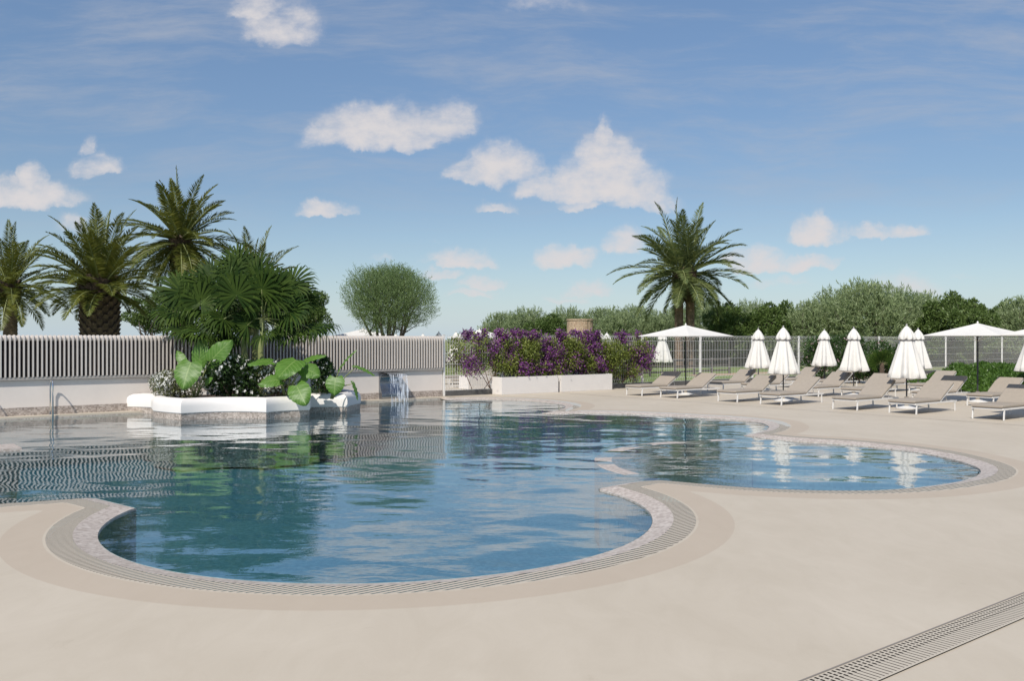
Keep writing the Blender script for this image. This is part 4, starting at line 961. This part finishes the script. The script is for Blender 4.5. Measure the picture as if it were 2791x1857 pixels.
# ---------------------------------------------------------------- parasols
def parasol_base(parent, c, world=True):
    mb = MB(); c = Vector(c); mb.lathe([(.27,.004),(.27,.02),(.05,.075)], 20, c); mb.build('base_plate', M['white_metal'], parent, world=world)
    mb = MB(); mb.lathe([(.055,.06),(.055,.30),(.04,.31)], 12, c); mb.build('pole_socket', M['concrete'], parent, world=world)
def open_parasol():
    e = empty('open_parasol', (0,0,0)); parasol_base(e, (0,0,0)); mb = MB(); mb.tube([(0,0,.28),(0,0,2.26)], .022, 10); mb.build('pole', M['dark_metal'], e)
    mb = MB(); hs = 1.085; ng = 8; zt, zb = 2.275, 1.915; cor = [(-hs,-hs),(hs,-hs),(hs,hs),(-hs,hs)]; th = math.atan2(T.y,T.x)
    rot = lambda x, y: (x*math.cos(th)-y*math.sin(th), x*math.sin(th)+y*math.cos(th))
    for lay, dz in ((0,0),(1,-.012)):
        k0 = len(mb.v)
        for i in range(ng+1):
            t = i/ng
            for s_ in range(4):
                a, b = cor[s_], cor[(s_+1)%4]
                for j in range(4):
                    u = j/4; x = (a[0]+(b[0]-a[0])*u)*t; y = (a[1]+(b[1]-a[1])*u)*t; z = zt + (zb-zt)*t**.93 - .03*math.sin(math.pi*t)*math.sin(math.pi*u) + dz; X, Y_ = rot(x, y); mb.v.append((X,Y_,z))
        for i in range(ng):
            for j in range(16): a = k0+i*16+j; b = k0+i*16+(j+1)%16; mb.f.append((a,b,b+16,a+16) if lay == 0 else (a+16,b+16,b,a))
    k0 = ng*16; k1 = (ng+1)*16 + ng*16
    for j in range(16): mb.f.append((k0+j, k0+(j+1)%16, k1+(j+1)%16, k1+j))
    mb.build('canopy', M['fabric'], e, smooth=False)
    for s_ in range(4):
        x, y = rot(*cor[s_]); mb = MB(); mb.tube([(0,0,2.22),(x*.98,y*.98,1.905)], .008, 6); mb.build('rib', M['white_metal'], e)
        mb = MB(); mb.tube([(0,0,1.75),(x*.5,y*.5,2.06)], .007, 6); mb.build('strut', M['white_metal'], e)
    mb = MB(); mb.lathe([(.02,2.26),(.028,2.29),(.012,2.33)], 10); mb.build('finial', M['white_metal'], e)
    return e
def closed_parasol():
    e = empty('closed_parasol', (0,0,0)); parasol_base(e, (0,0,0)); mb = MB(); mb.tube([(0,0,.28),(0,0,2.15)], .019, 10); mb.build('pole', M['dark_metal'], e)
    def fn(r, z, a, i):
        t = max(0, min(1, (1.78-z)/1.0)); am = .05 + .17*t; rr = r*(1 + am*math.cos(8*a+.4) + .05*math.sin(3*a+1.2)*t + .03*math.sin(15*a+z*4)*t); 
        if i <= 1: z = z + .022*math.cos(8*a+.4) + .012*math.sin(5*a)
        return rr, z
    pr = [(.30,.80),(.385,.785),(.398,.81),(.365,.95),(.335,1.08),(.305,1.22),(.272,1.36),(.238,1.50),(.205,1.62),(.178,1.72),(.168,1.775)]
    mb = MB(); mb.lathe(pr, 96, (0,0,0), fn, cap=False); mb.build('canopy', M['fabric'], e, smooth=True)
    mb = MB(); mb.lathe([(.172,1.755),(.180,1.76),(.180,1.80),(.172,1.805)], 40, (0,0,0), lambda r,z,a,i: (r*(1+.04*math.cos(8*a+.4)), z), cap=False); mb.build('tie_strap', M['tie'], e, smooth=True)
    def fn2(r, z, a, i): return r*(1 + (.10*math.cos(8*a+.4)+.04*math.sin(3*a)) * min(1,(2.15-z)/.2)), z + (.018*math.cos(8*a) if i <= 1 else 0)
    mb = MB(); mb.lathe([(.16,1.80),(.205,1.80),(.208,1.815),(.185,1.90),(.145,1.99),(.098,2.07),(.05,2.13),(.018,2.155)], 64, (0,0,0), fn2); mb.build('top_cap', M['fabric'], e, smooth=True)
    mb = MB(); mb.lathe([(.016,2.145),(.024,2.165),(.024,2.19),(.008,2.21)], 10); mb.build('finial', M['tie'], e, smooth=True)
    return e
proto = open_parasol(); OPENS = [
 (rowp(1.62,.38), 'open white parasol over the first loungers left, its pole before the palm', 0),
 (rowp(5.62,7.84), 'open white parasol at the right with its dark pole before the green bank', 0),
 (rowp(1.75,11.7), 'open white parasol cut off by the right picture edge', 0),
 (Vector((gx(1307,41),41,-.02)), 'open white parasol beyond the fence, over the left bougainvillea sprays', .3),
 (Vector((gx(1367,48),48,-.02)), 'smaller looking open white parasol beyond the fence, right of another open one', .7),
 (Vector((gx(990,45),45,-.02)), 'open white parasol whose top shows over the slatted screen below the olive', 1.0)]
for i, (p, lab, rz) in enumerate(OPENS):
    o = proto if i == 0 else copy_tree(proto); o.location = p; o.rotation_euler.z = rz; tag(o, lab, 'parasol', 'open white parasols')
    if i == 5: o.scale = (1.3, 1.3, 1.04)
proto = closed_parasol()
CLOSED = [(rowp(1.62,4.11), 'closed white parasol between the third and fourth front loungers'),
 (rowp(1.68,7.84), 'tallest looking closed white parasol, between the fifth and sixth front loungers'),
 (rowp(5.5,.33), 'leftmost closed white parasol inside the fence, standing before a fence post'),
 (rowp(5.52,4.0), 'closed white parasol in the middle row, directly before the flowering oleander'),
 (rowp(9.6,.30), 'closed white parasol at the left edge of the pink flowering oleander'),
 (rowp(9.6,3.98), 'closed white parasol half hidden behind the tallest looking closed one'),
 (Vector((gx(2812,28.3),28.3,0)), 'closed white parasol cut off by the right picture edge'),
 (Vector((gx(1805,40.8),40.8,-.02)), 'closed white parasol beyond the fence, under the open parasol and left of the palm'),
 (Vector((gx(1636,41),41,-.02)), 'closed white parasol beyond the fence, its tip left of its twin above the bougainvillea'),
 (Vector((gx(1654,46.5),46.5,-.02)), 'closed white parasol beyond the fence, its tip right of its twin above the bougainvillea'),
 (Vector((gx(1196,42),42,-.02)), 'closed white parasol just behind the right end of the slatted screen'),
 (Vector((gx(1243,41),41,-.02)), 'closed white parasol beyond the fence behind the leftmost bougainvillea'),
 (Vector((gx(1153,54),54,-.02)), 'closed white parasol whose tip shows over the screen, right of the olive trunk'),
 (Vector((gx(1079,54),54,-.02)), 'closed white parasol whose tip shows over the screen below the olive trunk')]
for i, (p, lab) in enumerate(CLOSED):
    o = proto if i == 0 else copy_tree(proto); o.location = p; o.rotation_euler.z = i*1.1; tag(o, lab, 'parasol', 'closed white parasols')

# ---------------------------------------------------------------- sun loungers (local x along the bed, y to the far side)
def cushion(mb, pts, th, w0, w1, r_=.022):
    """padded slab following pts (x,z of the underside), from y=w0 to w1"""
    n = len(pts); P = [Vector((p[0],0,p[1])) for p in pts]; prof = [(0,r_),(0,th-r_),(r_*.4,th-r_*.4),(r_,th),(1-r_,th),(1-r_*.4,th-r_*.4),(1,th-r_),(1,r_),(1-r_,0),(r_,0)]; k0 = len(mb.v); m_ = len(prof); wd = w1-w0
    for i in range(n):
        d = (P[min(i+1,n-1)]-P[max(i-1,0)]).normalized(); nr = Vector((-d.z,0,d.x)); e_ = 1.0 if 0 < i < n-1 else .55
        for (u, h) in prof:
            y = w0 + (u if u <= .5 else wd-(1-u)) if True else 0
            hh = th/2 + (h-th/2)*e_; puff = .006*math.sin(math.pi*(i/(n-1))) if h > th*.8 else 0
            p = P[i] + nr*(hh+puff); mb.v.append((p.x, y, p.z))
    for i in range(n-1):
        for j in range(m_): a = k0+i*m_+j; b = k0+i*m_+(j+1)%m_; mb.f.append((a,b,b+m_,a+m_))
    mb.f.append(tuple(k0+j for j in range(m_))); mb.f.append(tuple(k0+(n-1)*m_+j for j in range(m_))[::-1])
def lounger():
    e = empty('sun_lounger', (0,0,0)); wm = M['white_metal']; Wd = .68; x0, x1 = -.06, 1.96
    mb = MB()
    for y in (0, Wd): mb.bbox(x0, x1, y-.012, y+.012, .232, .268)
    for x in (x0+.012, 1.18, x1-.012): mb.bbox(x-.012, x+.012, .012, Wd-.012, .235, .265)
    mb.build('frame', wm, e, world=False)
    mb = MB(); mb.bbox(x0+.03, 1.17, .014, Wd-.014, .243, .262); mb.build('sling', M['sling'], e, world=False)
    for (x, y) in ((0,0),(0,Wd),(1.87,0),(1.87,Wd)):
        mb = MB(); sx = -.02 if x == 0 else .02; mb.add([(x+a*.018+(0 if z>0.1 else sx), y+b*.013, z) for z in (.004,.234) for a,b in ((-1,-1),(1,-1),(1,1),(-1,1))], [(3,2,1,0),(4,5,6,7),(0,1,5,4),(1,2,6,5),(2,3,7,6),(3,0,4,7)]); mb.build('leg', wm, e, world=False)
    a = R(31); hx, hz = 1.17, .272; L_ = .76; tx_, tz = hx+math.cos(a)*L_, hz+math.sin(a)*L_
    mb = MB()
    for y in (.01, Wd-.01): mb.tube([(hx-.03,y,hz-.012),(tx_,y,tz-.005)], .012, 6)
    mb.tube([(tx_,.01,tz-.005),(tx_,Wd-.01,tz-.005)], .012, 6)
    mb.add([(hx,.02,hz-.002),(tx_,.02,tz-.002),(tx_,Wd-.02,tz-.002),(hx,Wd-.02,hz-.002)], [(0,1,2,3)]); mb.build('backrest_frame', wm, e, world=False)
    mb = MB()
    for y in (.08, Wd-.08): mb.tube([(hx+math.cos(a)*L_*.55, y, hz+math.sin(a)*L_*.55-.01),(1.62,y,.262)], .008, 6)
    mb.build('back_prop', wm, e, world=False)
    mb = MB(); pts = [(-.09,.272),(-.06,.272)] + [(-.06+1.2*i/8,.272) for i in range(1,9)]; cushion(mb, pts, .068, -.005, Wd+.005); mb.build('seat_cushion', M['cushion'], e, smooth=False, world=False)
    mb = MB(); pts = [(hx-.012+math.cos(a)*(L_+.03)*t, hz+.004+math.sin(a)*(L_+.03)*t) for t in (0,.02,.2,.4,.6,.8,.98,1)]; cushion(mb, pts, .068, -.005, Wd+.005); mb.build('back_cushion', M['cushion'], e, smooth=False, world=False)
    return e
proto = lounger(); th = math.atan2(T.y, T.x)
ord_ = ['first','second','third','fourth','fifth','sixth','seventh']
QS = [0,1.48,3.73,5.21,7.46,9.0,11.0]
ext = ['first lounger of the front row, leftmost, backrest half in parasol shadow','second lounger of the front row, just right of the open parasol pole','third lounger of the front row, left of a closed parasol','fourth lounger of the front row, overlapped by a closed parasol pole','fifth lounger of the front row, left of the tallest looking closed parasol','sixth lounger of the front row, fully sunlit, right of the tallest looking closed parasol','seventh lounger of the front row, nearest one, cut by the right picture edge']
LN = [(rowp(0,q), l) for q, l in zip(QS, ext)]
ext2 = ['middle row lounger behind the second front one, under the leftmost closed parasol','middle row lounger seen between third and fourth front loungers','middle row lounger left of the parasol before the oleander','middle row lounger right of the parasol before the oleander, behind the fifth front one','middle row lounger with a dark shadow band across its backrest, behind the sixth front one','middle row lounger at the green bank, behind the nearest front one']
LN += [(rowp(4.0,q), l) for q, l in zip(QS[:6], ext2)]
ext3 = ['back row lounger farthest left, near the mesh fence post','back row lounger in front of the pink flowering oleander','back row lounger behind the tallest looking closed parasol','back row lounger at the left end of the green bank']
LN += [(rowp(8.0,q), l) for q, l in zip(QS[:4], ext3)]
LN += [(Vector((gx(1225,36),36,-.02)), 'lounger beyond the fence, seen through the mesh beside the screen end'), (Vector((gx(1262,33.4),33.4,-.02)), 'lounger beyond the fence, seen through the mesh left of the small box planter')]
for i, (p, lab) in enumerate(LN):
    o = proto if i == 0 else copy_tree(proto); o.location = p; o.rotation_euler.z = th; tag(o, lab, 'sun lounger', 'taupe cushioned sun loungers')

# ---------------------------------------------------------------- right-hand planting
rng = np.random.default_rng(88)
o = bush('oleander', (gx(2235,38.5),38.5,1.0), (1.05,.7,1.0), 9000, .11, .035, M['oleander_leaf'], 'left oleander bush with pale pink flowers against the mesh fence', flowers=90, mf=M['pink_flower'], fs=.05, seed=91)
bush('oleander', (gx(2330,37),37,1.05), (1.25,.8,1.05), 12000, .11, .035, M['oleander_leaf'], 'middle oleander bush with pink flowers between two closed parasols', flowers=150, mf=M['pink_flower'], fs=.05, seed=92)
bush('oleander', (gx(2430,36),36,.95), (1.15,.8,.95), 10000, .11, .035, M['oleander_leaf'], 'right oleander bush with pink flowers behind the small fan palm', flowers=130, mf=M['pink_flower'], fs=.05, seed=93)
sb = Vector((gx(2404,34.8),34.8,0)); e = empty('small_fan_palm', sb, 'small fan palm growing in front of the oleander bushes', 'palm'); Q = []; ms = MB()
for i in range(14):
    a = i*2.4; el = R(75 - 5*i); d = Vector((math.cos(a)*math.cos(el), math.sin(a)*math.cos(el)*.7, math.sin(el))); hub = sb + Vector((0,0,.75)) + d*.35; fan(Q, hub, d, (0,-1,.4), .42, seg=20, spread=115, droop=.12, sd=200+i); ms.tube([sb+Vector((0,0,.85)), hub], [.015,.008], 5)
quads_obj('leaves', np.array(Q), M['fan_leaf'], e); ms.build('leaf_stalks', M['stem'], e); mb = MB(); mb.tube([sb, sb+Vector((0,0,.9))], [.10,.08], 9); mb.build('trunk', M['palm_boot'], e)
# green bank
pts = [rowp(11.0,4.2), rowp(9.6,6.3), rowp(8.2,7.2), rowp(8.2,13.5), rowp(19,13.5), rowp(19,0.5), rowp(13.5,2.2)]
rng = np.random.default_rng(99); n_ = 90000
tau = rng.uniform(8.0, 21, n_); qq = rng.uniform(1.5, 13.5, n_)
def bank_h(tau, q):
    lo = 8.3 + np.maximum(0, (7.4-q))*.85; r_ = np.clip((tau-lo)/2.4, 0, 1); return np.where(tau > lo, (.10 + .62*r_**.8)*np.clip((q-1.2)/1.5,0,1) + .05*np.sin(tau*3.1+q*2)+.04*np.sin(q*5.3), -1)
hb = bank_h(tau, qq); k = (hb > 0) & (tau < 17.5); tau, qq, hb = tau[k], qq[k], hb[k]; t3 = np.array(T); n3 = np.array(NN)
P = np.array(FR1) + t3*tau[:,None] + n3*qq[:,None]; P[:,2] = hb*rng.uniform(.80,1.08,len(hb)); D = unit(rng.normal(size=P.shape) + np.array([0,0,.9]))
hg = empty('green_bank', rowp(12,8), 'bright green clipped bank of low planting at the right beside the fence', 'hedge')
quads_obj('foliage', leaf_quads(P, D, .12*rng.uniform(.6,1.3,len(P)), .05), M['hedge_leaf'], hg)
mb = MB(); nt_, nq = 26, 28
for i in range(nt_+1):
    for j in range(nq+1):
        ta = 8.0 + 9.6*i/nt_; q_ = 1.5 + 12*j/nq; p = rowp(ta, q_); mb.v.append((p.x, p.y, float(bank_h(np.array(ta), np.array(q_)))*.86 - .01))
for i in range(nt_):
    for j in range(nq): a = i*(nq+1)+j; mb.f.append((a, a+1, a+nq+2, a+nq+1))
mb.build('earth_core', mat('bank_core', (.05,.09,.02), .95, .4, 8), hg, smooth=True)

# beyond the fence: lawn, paths, timber rail
def sheet(name, poly, z, m): mb = MB(); mb.add([(p[0],p[1],z) for p in poly], [tuple(range(len(poly)))]); return struct(mb.build(name, m))
sheet('lawn', [(3,36),(9.5,41),(24,52),(24,60),(6,60),(3,44)], -.012, mat('lawn', (.16,.22,.05), .95, .35, 3, .5, 60))
sheet('path', [wp(-3,-.5)[:2], wp(6.5,-.5)[:2], wp(8.5,-6)[:2], wp(10,-13)[:2], wp(7,-14)[:2], wp(3,-8)[:2], wp(-5,-9)[:2]], -.008, M['deck'])
sheet('dirt_track', [(9,44),(24,55.5),(24,57),(9,46.5)], -.006, mat('earth', (.42,.29,.19), .95, .2, 2))
e = empty('timber_rail', (gx(1880,43),43,0), 'dark timber post and rail fence seen through the mesh', 'fence')
ps = [gx(x,43+i*1.0) for i, x in enumerate((1700,1772,1840,1892,1940,1988))]
prev = None
for i, x in enumerate(ps):
    y = 43+i*1.0; mb = MB(); mb.bbox(x-.05,x+.05,y-.05,y+.05,0,.86); mb.build('post', M['wood_dark'], e)
    if prev:
        mb = MB()
        for z in (.74,.45,.18): mb.box(((x+prev[0])/2,(y+prev[1])/2,z), Vector(((x-prev[0])/2,(y-prev[1])/2,0)), (0,.02,0), (0,0,.045))
        mb.build('rails', M['wood_dark'], e)
    prev = (x, y)
print('scene done')
